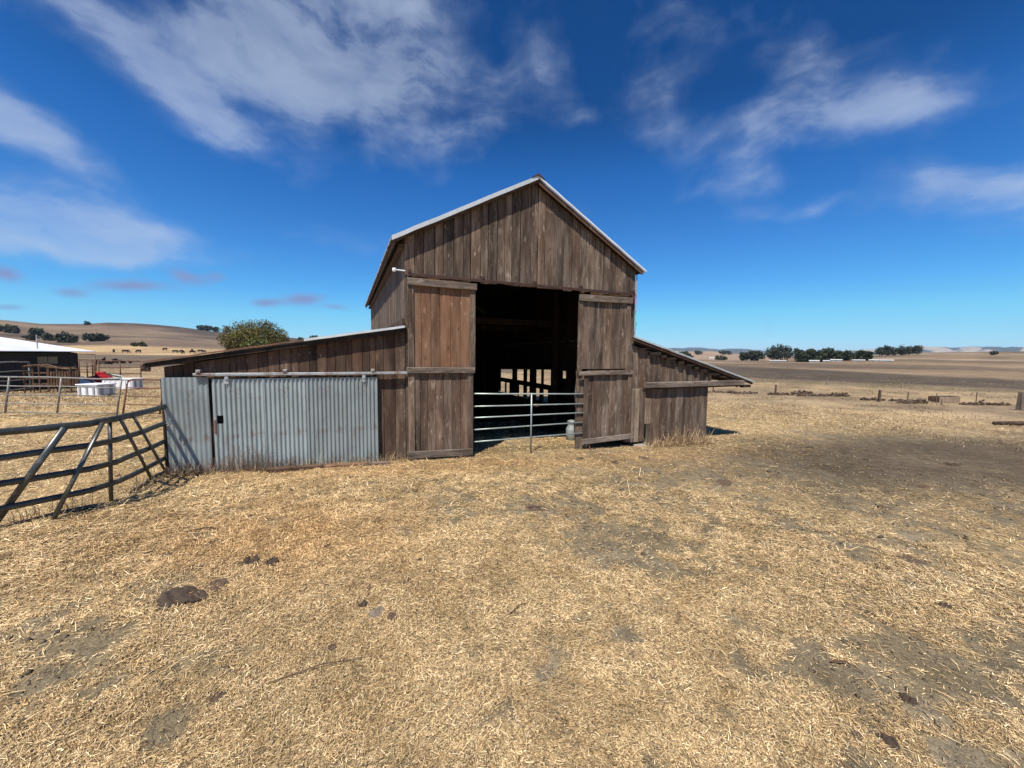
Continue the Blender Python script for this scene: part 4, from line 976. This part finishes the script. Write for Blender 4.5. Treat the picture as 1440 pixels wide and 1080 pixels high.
TREES = [('oak', -52.94, 620, 17.8, 7.5, 5.0), ('oak', -52.3, 600, 17.0, 8.0, 9.5), ('oak', -50.86, 560, 15.4, 6.4, 9.9), ('oak', -51.23, 430, 6.7, 5.4, 8.7), ('oak', -50.2, 430, 6.5, 6.5, 8.8), ('oak', -49.06, 400, 5.4, 8.2, 11.1), ('oak', -47.55, 420, 7.4, 6.8, 7.4), ('oak', -46.73, 420, 6.6, 7.4, 7.0), ('oak', -48.76, 390, 4.9, 5.7, 5.6), ('bush', -44.34, 330, 3.8, 3.0, 3.7), ('bush', -43.68, 330, 3.9, 3.5, 3.8), ('oak', -47.64, 850, 36.9, 7.3, 7.1), ('gum', -38.81, 880, 40.8, 6.2, 14.6), ('gum', -38.17, 880, 38.8, 8.8, 14.9), ('gum', -37.45, 880, 38.0, 7.7, 11.2), ('gum', -36.38, 860, 34.2, 12.6, 11.3), ('oak', -28.55, 500, 9.7, 9.6, 9.9), ('oak', -27.31, 500, 9.8, 10.6, 14.6), ('oak', 22.4, 420, 1.3, 6.4, 10.6), ('oak', 24.05, 430, 1.4, 5.1, 16.5), ('oak', 25.69, 800, 5.0, 8.0, 15.5), ('oak', 28.89, 900, 7.3, 7.2, 30.5), ('oak', 28.44, 330, -0.3, 3.2, 9.4), ('oak', 31.1, 310, 0.1, 4.9, 6.3), ('oak', 32.28, 330, 0.6, 5.6, 9.6), ('gum', 33.96, 290, -0.2, 10.4, 6.2), ('gum', 34.79, 285, -0.1, 9.7, 6.4), ('gum', 35.46, 290, -0.1, 9.8, 4.6), ('gum', 36.39, 290, -0.2, 8.1, 4.2), ('oak', 37.0, 280, -0.1, 6.2, 6.0), ('oak', 37.8, 280, 0.0, 6.5, 5.8), ('oak', 38.72, 285, 0.1, 6.5, 6.4), ('oak', 39.54, 290, 0.1, 7.0, 6.3), ('oak', 40.35, 300, 0.1, 6.3, 5.8), ('oak', 40.9, 290, -0.2, 6.0, 6.1), ('oak', 42.09, 280, 0.0, 6.5, 6.8), ('oak', 42.64, 280, -0.1, 6.3, 3.6), ('gum', 43.55, 430, 3.7, 7.4, 5.4), ('gum', 44.12, 430, 4.4, 7.4, 5.7), ('gum', 44.66, 430, 4.4, 7.3, 5.6), ('gum', 45.21, 430, 5.0, 7.0, 5.9), ('gum', 45.73, 430, 5.6, 6.6, 5.8), ('gum', 46.33, 430, 5.9, 6.2, 5.7), ('bush', 51.26, 400, 6.0, 1.8, 3.1)]
GL = 'dark oaks on the left hillside'; GR = 'dark trees along the right horizon'; GG = 'tall gums of the right grove'; GN = 'gum row on the right ridge'; GT = 'ridge trees above the left hills'
TL = [('oak cut by the left photo edge, highest on the slope', GL), ('broad dark oak high on the slope above the white shed roof', GL), ('dark oak on the slope just right of the highest pair', GL),
      ('leftmost low oak peeping over the white shed roof', GL), ('second low oak over the white shed roof, left of the biggest', GL), ('biggest dark oak cluster right above the white shed roof', GL),
      ('left half of the twin oaks beyond the shed roof tip', GL), ('right half of the twin oaks beyond the shed roof tip', GL), ('small oak in front of the biggest cluster over the shed roof', GL),
      ('left small bush of the pair at the hill foot', 'bushes at the hill foot'), ('right small bush of the pair at the hill foot', 'bushes at the hill foot'), ('lone tree standing on the left hill crest', GT),
      ('leftmost tree of the crest row left of the willow', GT), ('middle tree of the crest row left of the willow', GT), ('right tree of the crest row left of the willow', GT), ('crest tree just behind the willow top', GT),
      ('left dark tree showing above the lean-to roof', 'trees over the left lean-to roof'), ('right dark tree showing above the lean-to roof', 'trees over the left lean-to roof'),
      ('far tree nearest the barn above the right lean-to roof', GR), ('wide low tree mass right of the lean-to roof line', GR), ('small hazy far tree above the tan slope', GR), ('long hazy tree belt on the far tan slope', GR),
      ('low dark shrubs beside the tiny white house', GR), ('left of two dark trees before the tall grove', GR), ('right of two dark trees before the tall grove', GR),
      ('tallest gum at the left end of the grove', GG), ('second gum of the tall grove', GG), ('third gum of the tall grove', GG), ('thin separate gum right of the tall grove', GG)] + \
     [('%s round dark tree of the belt right of the gums' % o_n, GR) for o_n in ('first', 'second', 'third', 'fourth', 'fifth', 'sixth')] + \
     [('large dark tree above the white farm roofs, left of the last', GR), ('last dark tree at the right end of the belt', GR)] + \
     [('%s gum of the row on the right ridge, counted from the left' % o_n, GN) for o_n in ('first', 'second', 'third', 'fourth', 'fifth', 'sixth')] + [('lone small bush on the brown slope near the right edge', 'slope bushes')]
for (k_, az, r, z0_, h_, w_), (lb, gp) in zip(TREES, TL):
    tree({'oak': 'oak_tree', 'gum': 'gum_tree', 'bush': 'bush'}[k_], az, r, z0_ + h_, w_, 900, lb, 'bush' if k_ == 'bush' else 'tree', gp, k_)

def willow():
    r = 112; x, y = polar(-33.5, r); g = tz(x, y) - .1; H_ = 2.1 + .063 * r - g; w_ = 14.6
    root = empty('willow_tree', (x, y, g)); props(root, 'broad rounded olive-green willow behind the left lean-to roof', 'tree')
    V1, T1 = leafcloud(30000, w_ * 1.2, w_ * .85, H_ * 1.04, .16, ((.052, .050, .012), (.205, .165, .040)), clumps=95, base=.2)
    V2, T2 = leafcloud(4500, w_ * .6, w_ * .5, H_ * .55, .20, ((.06, .07, .016), (.17, .18, .05)), clumps=30, base=.1); V2[:, 0] += w_ * .20; V2[:, 1] -= w_ * .25
    V3, T3 = leafcloud(3500, w_ * .5, w_ * .5, H_ * .6, .20, ((.04, .04, .012), (.19, .14, .035)), clumps=26, base=.1); V3[:, 0] -= w_ * .20; V3[:, 1] -= w_ * .1
    V = np.concatenate([V1, V2, V3]); T = np.concatenate([T1, T2, T3])
    link('crown', np_mesh('crown', V, np.arange(len(V)).reshape(-1, 4), 'leaf', T), root)
    b = MB().tube([(0, 0, -.3), (.1, 0, 1.5), (.2, .1, 4)], [.5, .4, .2], 9)
    for k in range(7):
        a = k * .9; b.tube([(0, 0, 1.2), (math.cos(a) * 2, math.sin(a) * 1.6, 3), (math.cos(a) * 4.4, math.sin(a) * 3.6, 4.6 + (k % 3) * .5)], [.24, .15, .05], 6)
    b.build('trunk', 'bark', root)
willow()

HOUSES = [(34.57, 275, -0.2, .9, 8.0, 'long low white sheds under the tall gums'), (38.07, 262, -0.0, 1.5, 4.2, 'small white farm building left of the white farmhouse'), (39.17, 260, 0.1, 1.3, 2.6, 'tiny white outbuilding between the two farm roofs'), (40.04, 262, 0.2, 1.9, 4.5, 'white farmhouse in front of the dark tree belt'), (41.94, 262, -0.2, 1.2, 4.6, 'low white shed below the dark trees'), (43.06, 262, -0.1, 1.4, 2.6, 'small white shed next to the long white barn'), (43.93, 255, -0.3, 1.6, 6.6, 'long white barn at the right end of the farm'), (27.35, 340, 1.2, 1.4, 3.0, 'tiny white house beyond the dark field')]
M['glass'] = plain('dark_window_glass', (.03, .035, .04), .15, .1, spec=.6)
for az, r, z0_, h_, w_, lb in HOUSES:
    x, y = polar(az, r); g = tz(x, y) - .1; top = z0_ + h_; H_ = max((top - g) * .62, 1.0) ; root = empty('farm_building', (x, y, g), rad(-az)); props(root, lb, 'farm building', 'white farm buildings by the right horizon')
    w2 = w_ / 2; dd = w_ * .25; e = H_ * .68
    MB().add([(-w2, -dd, 0), (w2, -dd, 0), (w2, dd, 0), (-w2, dd, 0), (-w2, -dd, e), (w2, -dd, e), (w2, dd, e), (-w2, dd, e), (-w2, 0, H_ - .08), (w2, 0, H_ - .08)],
             [(0, 1, 5, 4), (2, 3, 7, 6), (1, 2, 6, 9, 5), (3, 0, 4, 8, 7), (0, 3, 2, 1), (4, 5, 9, 8), (6, 7, 8, 9)]).build('wall', 'offwhite', root)
    MB().add([(-w2 - .2, -dd - .25, e - .06), (w2 + .2, -dd - .25, e - .06), (w2 + .2, 0, H_), (-w2 - .2, 0, H_), (-w2 - .2, dd + .25, e - .06), (w2 + .2, dd + .25, e - .06),
              (-w2 - .2, -dd - .25, e + .04), (w2 + .2, -dd - .25, e + .04), (w2 + .2, 0, H_ + .1), (-w2 - .2, 0, H_ + .1), (-w2 - .2, dd + .25, e + .04), (w2 + .2, dd + .25, e + .04)],
             [(0, 3, 2, 1), (3, 4, 5, 2), (6, 7, 8, 9), (9, 8, 11, 10), (0, 1, 7, 6), (5, 4, 10, 11), (1, 2, 8, 7), (2, 5, 11, 8), (3, 0, 6, 9), (4, 3, 9, 10)]).build('roof', 'offwhite', root)
    for k in range(max(1, int(w_ / 2.4))):
        xx = -w2 + (k + .5) * w_ / max(1, int(w_ / 2.4))
        MB().box(xx - .3, xx + .3, -dd - .03, -dd - .005, e * .35, e * .75).build('window', 'glass', root)

def cow_mesh():
    b = MB()
    b.tube([(-1.0, 0, 1.05), (-.85, 0, 1.08), (-.3, 0, 1.0), (.4, 0, 1.02), (.8, 0, 1.1), (1.0, 0, 1.02), (1.25, 0, .8), (1.5, 0, .45), (1.6, 0, .28)],
           [.12, .34, .40, .40, .34, .24, .17, .14, .08], 10)
    for x, sx in ((-.8, 0), (-.7, 0), (.65, 0), (.78, 0)):
        y = .2 if x in (-.8, .78) else -.2
        b.tube([(x, y, .95), (x - .05 * (x < 0), y, .55), (x + .03, y, .28), (x, y, 0)], [.17, .1, .06, .06], 7)
    b.tube([(-1.02, 0, 1.2), (-1.1, 0, .9), (-1.08, 0, .5)], [.04, .03, .05], 5)
    b.tube([(1.3, .1, .85), (1.28, .3, .86)], [.05, .03], 5).tube([(1.3, -.1, .85), (1.28, -.3, .86)], [.05, .03], 5)
    return mesh('grazing_cow', b.v, b.f, 'cow', True)
cm = cow_mesh()
COWS = [(-41.16, 230), (-40.62, 240), (-40.5, 215), (-39.69, 225), (-38.93, 250), (-38.68, 240), (-39.69, 260), (-41.98, 270), (-45.09, 220), (-44.08, 225), (-45.93, 230)]
CL = ['grazing black cow nearest the middle of the pale field', 'grazing black cow just right of the middle one', 'black cow lowest in the pale field, closest of the herd', 'black cow right of the lowest one', 'black cow high in the pale field near the willow', 'black cow nearest the willow tree', 'black cow farthest up the field toward the willow', 'lone black cow highest and left of the herd', 'black cow far left, right of the twin oaks', 'black cow between the two bushes at the hill foot and shed', 'leftmost black cow beyond the shed roof tip']
for i, (az, r) in enumerate(COWS):
    x, y = polar(az, r); o = link('grazing_cow', cm, None, (x, y, tz(x, y) - .02), (0, 0, i * 2.4 + .3)); props(o, CL[i], 'cow', 'black cattle grazing in the pale field')

# ------------------------------------------------------------------ dung, stones, sticks, weeds
def lump_mesh(seed, flat=.4, rough=.35):
    n = 30; rings = 11; a = np.linspace(0, 2 * np.pi, n, endpoint=False); v = []; f = []
    for j in range(rings):
        th = math.pi * .5 * (j / (rings - 1)); ca, sa = np.cos(a), np.sin(a)
        e = 1 + rough * 2.2 * (fbm(ca * 1.3 + seed * 7.7, sa * 1.3 + th * .6, seed, 4) - .5) * math.cos(th) ** .5
        nz = fbm(ca * math.cos(th) * 3.2 + seed * 3.1, sa * math.cos(th) * 3.2, seed + 60, 4) - .5
        x = ca * e * math.cos(th) ** .8; y = sa * e * .78 * math.cos(th) ** .8; z = flat * math.sin(th) ** .7 * (.75 + 1.7 * nz) + nz * .22 - .05
        v += list(zip(x, y, z))
    for j in range(rings - 1):
        for k in range(n): f.append((j * n + k, j * n + (k + 1) % n, (j + 1) * n + (k + 1) % n, (j + 1) * n + k))
    return v, f
LM = []
for s in range(6):
    v, f = lump_mesh(s); LM.append(v and mesh('dung', v, f, 'dung' if s % 2 else 'dung2', False))
sv, sf = lump_mesh(40, .6, .2); STM = mesh('stone', sv, sf, 'stone')
LUMPS = [(-2.68, 2.98, .17, 0, 'large flat dark dung mat in the straw at lower left'), (-2.54, 3.18, .10, 1, 'dung pat touching the large mat on its right'), (-2.50, 3.55, .09, 2, 'dark crumbly dung pat left of the black clod'), (-2.30, 3.57, .07, 0, 'small black dung clod up from the large mat'),
         (-1.22, 3.05, .045, 4, 'dark dung clod just above the grey stone'), (-.93, 2.90, .05, 3, 'flat brown dung bit right of the grey stone'), (-.95, 3.36, .03, 1, 'small round dung clod between stone and barn'), (-.76, 3.52, .025, 0, 'tiny dark dung clod, middle of the foreground'), (3.91, 6.9, .16, 1, 'reddish brown dung pat right of the centre'),
         (4.59, 4.25, .14, 3, 'flat brown dung patch in the right straw'), (3.97, 3.34, .07, 0, 'dark oval dung pat in the right foreground'), (.3, 5.27, .12, 3, 'thin flat dung patch in the middle of the yard'), (-3.57, 3.66, .045, 2, 'small dark dung clod left, above the large mat'), (-3.35, 3.61, .045, 1, 'second small clod beside it, above the large mat'),
         (-1.94, 3.92, .04, 2, 'small dark clod in the orange straw'), (-1.75, 2.15, .05, 3, 'dark clod at the bottom left of the straw'), (2.17, 2.03, .05, 0, 'dark dung clod at the bottom right'), (2.0, 2.05, .035, 1, 'small reddish clod at the bottom right'), (2.59, 2.33, .05, 2, 'dark crumbly clod in the grey soil at lower right'),
         (-1.26, 2.57, .035, 3, 'small brown clod below the grey stone'), (2.99, 8.53, .14, 1, 'brown dung pat in front of the right barn door'), (-.92, 3.74, .03, 4, 'small clod up from the foreground centre'), (-3.24, 5.54, .04, 5, 'small dark clod before the metal wall'), (2.2, 8.0, .09, 2, 'dark dung pat left of the one before the right door'),
         (1.5, 8.2, .08, 0, 'dark dung spot before the gate'), (6.8, 9.9, .1, 2, 'dark dung pat beyond the right lean-to corner'), (8.2, 10.4, .12, 4, 'dark dung pat in the right trampled area, left one'), (10.5, 9.0, .14, 0, 'dark dung pat in the middle of the trampled area'), (7.9, 7.2, .1, 3, 'brown dung pat in the right pale straw'), (5.9, 5.9, .08, 5, 'small brown pat right of the centre')]
for i, (x, y, sz, k, lb) in enumerate(LUMPS):
    o = link('dung', LM[k], None, (x, y, tz(x, y) + .004), (0, 0, i * 1.7)); o.scale = (sz, sz, sz * (.6 if sz > .09 else 1.1)); props(o, lb, 'dung', 'dung pats in the yard')
o = link('stone', STM, None, (-1.07, 2.94, tz(-1.07, 2.94)), (0, 0, .9)); o.scale = (.075, .06, .075); props(o, 'grey rough stone lying in the foreground straw', 'stone')
for x, y, sz, lb in [(3.2, 2.75, .022, 'pale pebble in the grey soil at lower right'), (-2.05, 7.2, .04, 'white stone by the foot of the left door'), (-1.0, 7.25, .05, 'yellowish white stone before the doorway'), (-2.35, 7.15, .05, 'white stone left of the left door foot'), (3.3, 9.35, .07, 'pale stone under the right corner boards'), (-2.4, 1.95, .03, 'pale pebble at the bottom left'), (.33, 3.0, .03, 'pale pebble in the middle foreground')]:
    o = link('stone', STM, None, (x, y, tz(x, y)), (0, 0, x)); o.scale = (sz, sz * .8, sz * .7); props(o, lb, 'stone', 'pale stones in the yard')
for (x0, y0, x1, y1, r_, lb) in [(.0, 3.0, .16, 3.14, .004, 'thin dark curved twig in the middle foreground'), (-1.5, 2.25, -1.0, 2.45, .004, 'thin dark twig at lower left'), (.25, 5.25, .55, 5.2, .008, 'short stick beside the thin dung patch'), (2.3, 2.6, 2.45, 2.5, .006, 'short twig in the grey soil at lower right'), (4.35, 2.9, 4.6, 3.0, .006, 'short stick near the right edge'), (-3.6, 4.1, -3.3, 4.2, .008, 'short brown stick near the corral panel')]:
    xm, ym = (x0 + x1) / 2 + .02, (y0 + y1) / 2 + .03
    o = MB().tube([(x0 - x0, 0, .012), (xm - x0, ym - y0, .03), (x1 - x0, y1 - y0, .014)], [r_, r_, r_ * .5], 5).build('stick', 'wood_dark', None, (x0, y0, tz(x0, y0) + .005)); props(o, lb, 'stick')
def clods():
    n = 26000; r = 1.5 * (13 / 1.5) ** RNG.uniform(0, 1, n); a = RNG.uniform(-rad(58), rad(58), n); x = r * np.sin(a); y = r * np.cos(a)
    c, dark, orange = cover(x, y); t = (x - A0[0]) * UX[0] + (y - A0[1]) * UX[1]; s = (x - A0[0]) * VX[0] + (y - A0[1]) * VX[1]
    k = (RNG.uniform(0, 1, n) < .12 + .75 * (1 - c)) & ~((t > -4) & (t < 8.5) & (s > -.1)); x, y, r, c = x[k], y[k], r[k], c[k]; n = len(x)
    z = terrain(x, y); sz = (.0035 + .0012 * r) * np.exp(RNG.normal(0, .45, n))
    base = np.array([(1, 0, 0), (0, 1, 0), (-1, 0, 0), (0, -1, 0), (0, 0, .7), (0, 0, -.6)])
    V = base[None] * sz[:, None, None] * RNG.uniform(.55, 1.3, (n, 6, 1)) + RNG.normal(0, .18, (n, 6, 3)) * sz[:, None, None] + np.stack([x, y, z + sz * .25], 1)[:, None]
    f = np.array([(0, 1, 4), (1, 2, 4), (2, 3, 4), (3, 0, 4), (1, 0, 5), (2, 1, 5), (3, 2, 5), (0, 3, 5)])
    F = (np.arange(n)[:, None, None] * 6 + f[None]).reshape(-1, 3)
    col = np.array([(.20, .155, .105)]) * RNG.uniform(.35, 1.3, n)[:, None]
    props(link('soil_crumbs', np_mesh('soil_crumbs', V.reshape(-1, 3), F, 'leaf', np.repeat(col, 6, 0))), 'crumbs of dry soil and dung scattered over the yard', 'soil', kind='stuff')
clods()
# old boards lying along the metal wall
for i, (t0, t1, w_, mt, lb) in enumerate([(-1.95, -.75, .05, 'wood_red', 'long reddish board lying along the metal wall base'), (-2.35, -1.5, .05, 'wood_dark', 'dark rotten board half in straw by the metal wall'), (-.95, -.35, .04, 'wood', 'short grey board end by the wall left of the left door')]):
    x, y, _ = pl((t0 + t1) / 2, -.24 - .06 * (i % 2)); L_ = t1 - t0
    o = MB().cbox(-L_ / 2, L_ / 2, -.05, .05, -.02, w_, .006).build('fallen_board', mt, None, (x, y, tz(x, y) + .01), (rad(6), rad(1.5), TH + .02 * i)); props(o, lb, 'board')

# straw and dry grass: strips bent in the middle
def blades(P, L_, Wd, az, lift, bend, cols, up=None):
    """P base points (n,3), length, width, azimuth, lift angle; returns 6-vertex strips"""
    n = len(P); d = np.stack([np.cos(az) * np.cos(lift), np.sin(az) * np.cos(lift), np.sin(lift)], 1)
    s = np.stack([-np.sin(az), np.cos(az), RNG.uniform(-.5, .5, n)], 1)
    mid = P + d * (L_ * .5)[:, None]; d2 = d.copy(); d2[:, 2] -= bend; d2[:, :2] += RNG.normal(0, .16, (n, 2)); d2 /= np.linalg.norm(d2, axis=1)[:, None]
    end = mid + d2 * (L_ * .5)[:, None]; h = s * (Wd / 2)[:, None]
    V = np.stack([P - h, P + h, mid - h, mid + h, end - h * .5, end + h * .5], 1).reshape(-1, 3)
    b = np.arange(n)[:, None] * 6
    F = np.concatenate([b + np.array([[0, 1, 3, 2]]), b + np.array([[2, 3, 5, 4]])], 0)
    return V, F, np.repeat(cols, 6, 0)
def straw_cols(n, x=None, y=None):
    pal = np.array([(.74, .54, .28), (.60, .42, .20), (.42, .28, .13), (.95, .77, .47), (.25, .165, .09), (.08, .055, .035), (.52, .41, .22)])
    p = np.array([.21, .20, .16, .15, .12, .11, .05]); c = pal[RNG.choice(len(pal), n, p=p)] * RNG.uniform(.75, 1.15, n)[:, None]
    if x is not None:
        _, dark, orange = cover(x, y)
        q = fbm(x * 3.6, y * 3.6, 77, 4); q2 = fbm(x * 8, y * 8, 83, 3)
        c = c * (.86 + .22 * sstep(.3, .62, q))[:, None] * (.74 + .5 * q2)[:, None]
        c = c * (1 - (1 - sstep(.38, .55, q))[:, None] * np.array([.0, .03, .07]))
        c = c * (1 - orange[:, None] * np.array([.05, .28, .5])); c = c * (1 - .5 * dark[:, None])
    return c
def scatter_straw():
    out = []
    LP = np.array([(l[0], l[1], l[2]) for l in LUMPS])
    def batch(n, r0, r1, expo, two):
        u = RNG.uniform(0, 1, n); r = (r0 ** expo + u * (r1 ** expo - r0 ** expo)) ** (1 / expo)
        a = RNG.uniform(-rad(58), rad(58), n); x = r * np.sin(a); y = r * np.cos(a)
        c, dark, orange = cover(x, y)
        keep = RNG.uniform(0, 1, n) < (.05 + .95 * c ** 1.3) * (1 - .6 * dark)
        t = (x - A0[0]) * UX[0] + (y - A0[1]) * UX[1]; s = (x - A0[0]) * VX[0] + (y - A0[1]) * VX[1]
        inside = (t > -3.85) & (t < 8.4) & (s > -.06); dooropen = (t > 1.3) & (t < 4.3) & (s > -.3) & (s < 4)
        keep &= ~inside | dooropen
        for lx, ly, ls in LP:
            keep &= ((x - lx) ** 2 + (y - ly) ** 2 > (ls * .85) ** 2) | (RNG.uniform(0, 1, n) < .16)
        x, y, r = x[keep], y[keep], r[keep]; n = len(x)
        z = terrain(x, y) + RNG.uniform(.0, .012, n) * (1 + r / 9)
        flow = fbm(x * .7, y * .7, 201, 3) * 9
        az = np.where(RNG.uniform(0, 1, n) < .35, flow + RNG.normal(0, .6, n), RNG.uniform(0, 6.283, n))
        ln = (.0055 + .0034 * np.minimum(r, 12 + (r - 12) * .2)) * np.exp(RNG.normal(0, .62, n)) + .004; wd = (.0009 + .00058 * np.minimum(r, 12 + (r - 12) * .2)) * RNG.uniform(.5, 1.7, n)
        lift = np.abs(RNG.normal(0, .24, n)) - .03
        if two: return blades(np.c_[x, y, z], ln, wd, az, lift, RNG.uniform(.1, .6, n), straw_cols(n, x, y))
        V, F, T = blades(np.c_[x, y, z], ln, wd, az, lift, RNG.uniform(0, .1, n), straw_cols(n, x, y))
        V = V.reshape(n, 6, 3)[:, [0, 1, 5, 4]].reshape(-1, 3); T = T.reshape(n, 6, 3)[:, [0, 1, 5, 4]].reshape(-1, 3)
        return V, np.arange(n * 4).reshape(-1, 4), T
    out = [batch(90000, 1.45, 4.5, 1.1, True), batch(560000, 1.45, 7.0, 1.0, False), batch(470000, 5.0, 26, .45, False)]
    Vs = []; Fs = []; Ts = []; k = 0
    for V, F, T in out: Vs.append(V); Fs.append(F + k); Ts.append(T); k += len(V)
    o = link('straw_litter', np_mesh('straw_litter', np.concatenate(Vs), np.concatenate(Fs), 'straw', np.concatenate(Ts)))
    props(o, 'trampled golden straw and dry grass litter covering the yard', 'straw', kind='stuff')
scatter_straw()
def tuft_field(name, spots, label, cols, wid=.004):
    Vs = []; Fs = []; Ts = []; k = 0
    for (x, y, rx, ry, n, h0, h1, lean) in spots:
        px = x + RNG.normal(0, 1, n) * rx; py = y + RNG.normal(0, 1, n) * ry
        P = np.c_[px, py, terrain(px, py) - .01]
        C_ = np.array(cols[0]) + (np.array(cols[1]) - np.array(cols[0])) * RNG.uniform(0, 1, n)[:, None]
        V, F, T = blades(P, RNG.uniform(h0, h1, n), RNG.uniform(.6, 1.3, n) * wid, RNG.uniform(0, 6.28, n), RNG.uniform(lean, 1.5, n), RNG.uniform(0, .7, n), C_)
        Vs.append(V); Fs.append(F + k); Ts.append(T); k += len(V)
    o = link(name, np_mesh(name, np.concatenate(Vs), np.concatenate(Fs), 'straw', np.concatenate(Ts))); props(o, label, 'dry grass', kind='stuff')
sp1 = []
for t in np.linspace(-3.6, -2.0, 9):
    x, y, _ = pl(t, -.22); sp1.append((x, y, .08, .06, 70, .12, .55 if -3.0 < t < -2.2 else .3, .9))
tuft_field('dry_weeds', sp1, 'thin reddish dry weed stalks at the foot of the metal wall', ((.10, .06, .045), (.26, .17, .11)), .005)
sp2 = []
for t in np.linspace(6.3, 8.2, 9):
    x, y, _ = pl(t, -.2); sp2.append((x, y, .12, .08, 90, .12, .62 if 6.7 < t < 8.1 else .3, .25))
tuft_field('dry_grass', sp2, 'tall bleached dry grass leaning at the right lean-to wall', ((.20, .13, .07), (.50, .37, .21)), .009)
sp3 = []
for t in np.linspace(-1.7, -.05, 7):
    x, y, _ = pl(t, -.12); sp3.append((x, y, .1, .05, 60, .06, .28, .5))
for (x, y) in ((-5.4, 5.6), (-5.3, 5.2), (-5.35, 4.6), (-5.5, 4.2), (-5.2, 5.9)): sp3.append((x, y, .12, .12, 110, .05, .28, .3))
for t in np.linspace(1.4, 5.6, 9):
    x, y, _ = pl(t, -.4); sp3.append((x, y, .15, .08, 40, .03, .12, .2))
tuft_field('dry_grass', sp3, 'short dry grass tufts along the wall and fence feet', ((.22, .15, .08), (.48, .36, .20)), .006)
n = 20000; r = 18 * (70 / 18) ** RNG.uniform(0, 1, n); a = RNG.uniform(-rad(58), rad(58), n)
def pasture_tufts():
    x = r * np.sin(a); y = r * np.cos(a); t = (x - A0[0]) * UX[0] + (y - A0[1]) * UX[1]; s = (x - A0[0]) * VX[0] + (y - A0[1]) * VX[1]
    k = ~((t > -4) & (t < 10) & (s > -.1)) & (fbm(x / 6, y / 6, 301, 3) > .42); x, y = x[k], y[k]; m_ = len(x)
    rr_ = np.hypot(x, y)
    rep = 4; x = np.repeat(x, rep) + RNG.normal(0, .12, m_ * rep); y = np.repeat(y, rep) + RNG.normal(0, .12, m_ * rep); rr_ = np.repeat(rr_, rep)
    C_ = np.array((.13, .10, .065)) + (np.array((.36, .27, .155)) - np.array((.13, .10, .065))) * np.repeat(RNG.uniform(0, 1, m_), rep)[:, None]
    V, F, T = blades(np.c_[x, y, terrain(x, y) - .01], RNG.uniform(.04, .14, m_ * rep), .004 + rr_ * .0005, RNG.uniform(0, 6.28, m_ * rep), RNG.uniform(.3, 1.4, m_ * rep), RNG.uniform(0, .8, m_ * rep), C_)
    o = link('pasture_grass', np_mesh('pasture_grass', V, F, 'straw', T)); props(o, 'sparse dry pasture grass beyond the yard', 'dry grass', kind='stuff')
pasture_tufts()

# ------------------------------------------------------------------ air
def build_haze():
    m = bpy.data.materials.new('haze_air'); m.use_nodes = True; nt = m.node_tree
    for n in list(nt.nodes): nt.nodes.remove(n)
    out = nt.nodes.new('ShaderNodeOutputMaterial'); v = nt.nodes.new('ShaderNodeVolumePrincipled')
    v.inputs['Color'].default_value = (.62, .78, 1.0, 1); v.inputs['Density'].default_value = HAZE; v.inputs['Anisotropy'].default_value = 0.0
    nt.links.new(v.outputs[0], out.inputs['Volume']); M['haze'] = m
    MB().box(-7600, 7600, -7600, 7600, -45, 150).build('haze', 'haze')
    props(bpy.data.objects['haze'], 'thin blue haze over the far hills', kind='stuff')
if HAZE > 0: build_haze()
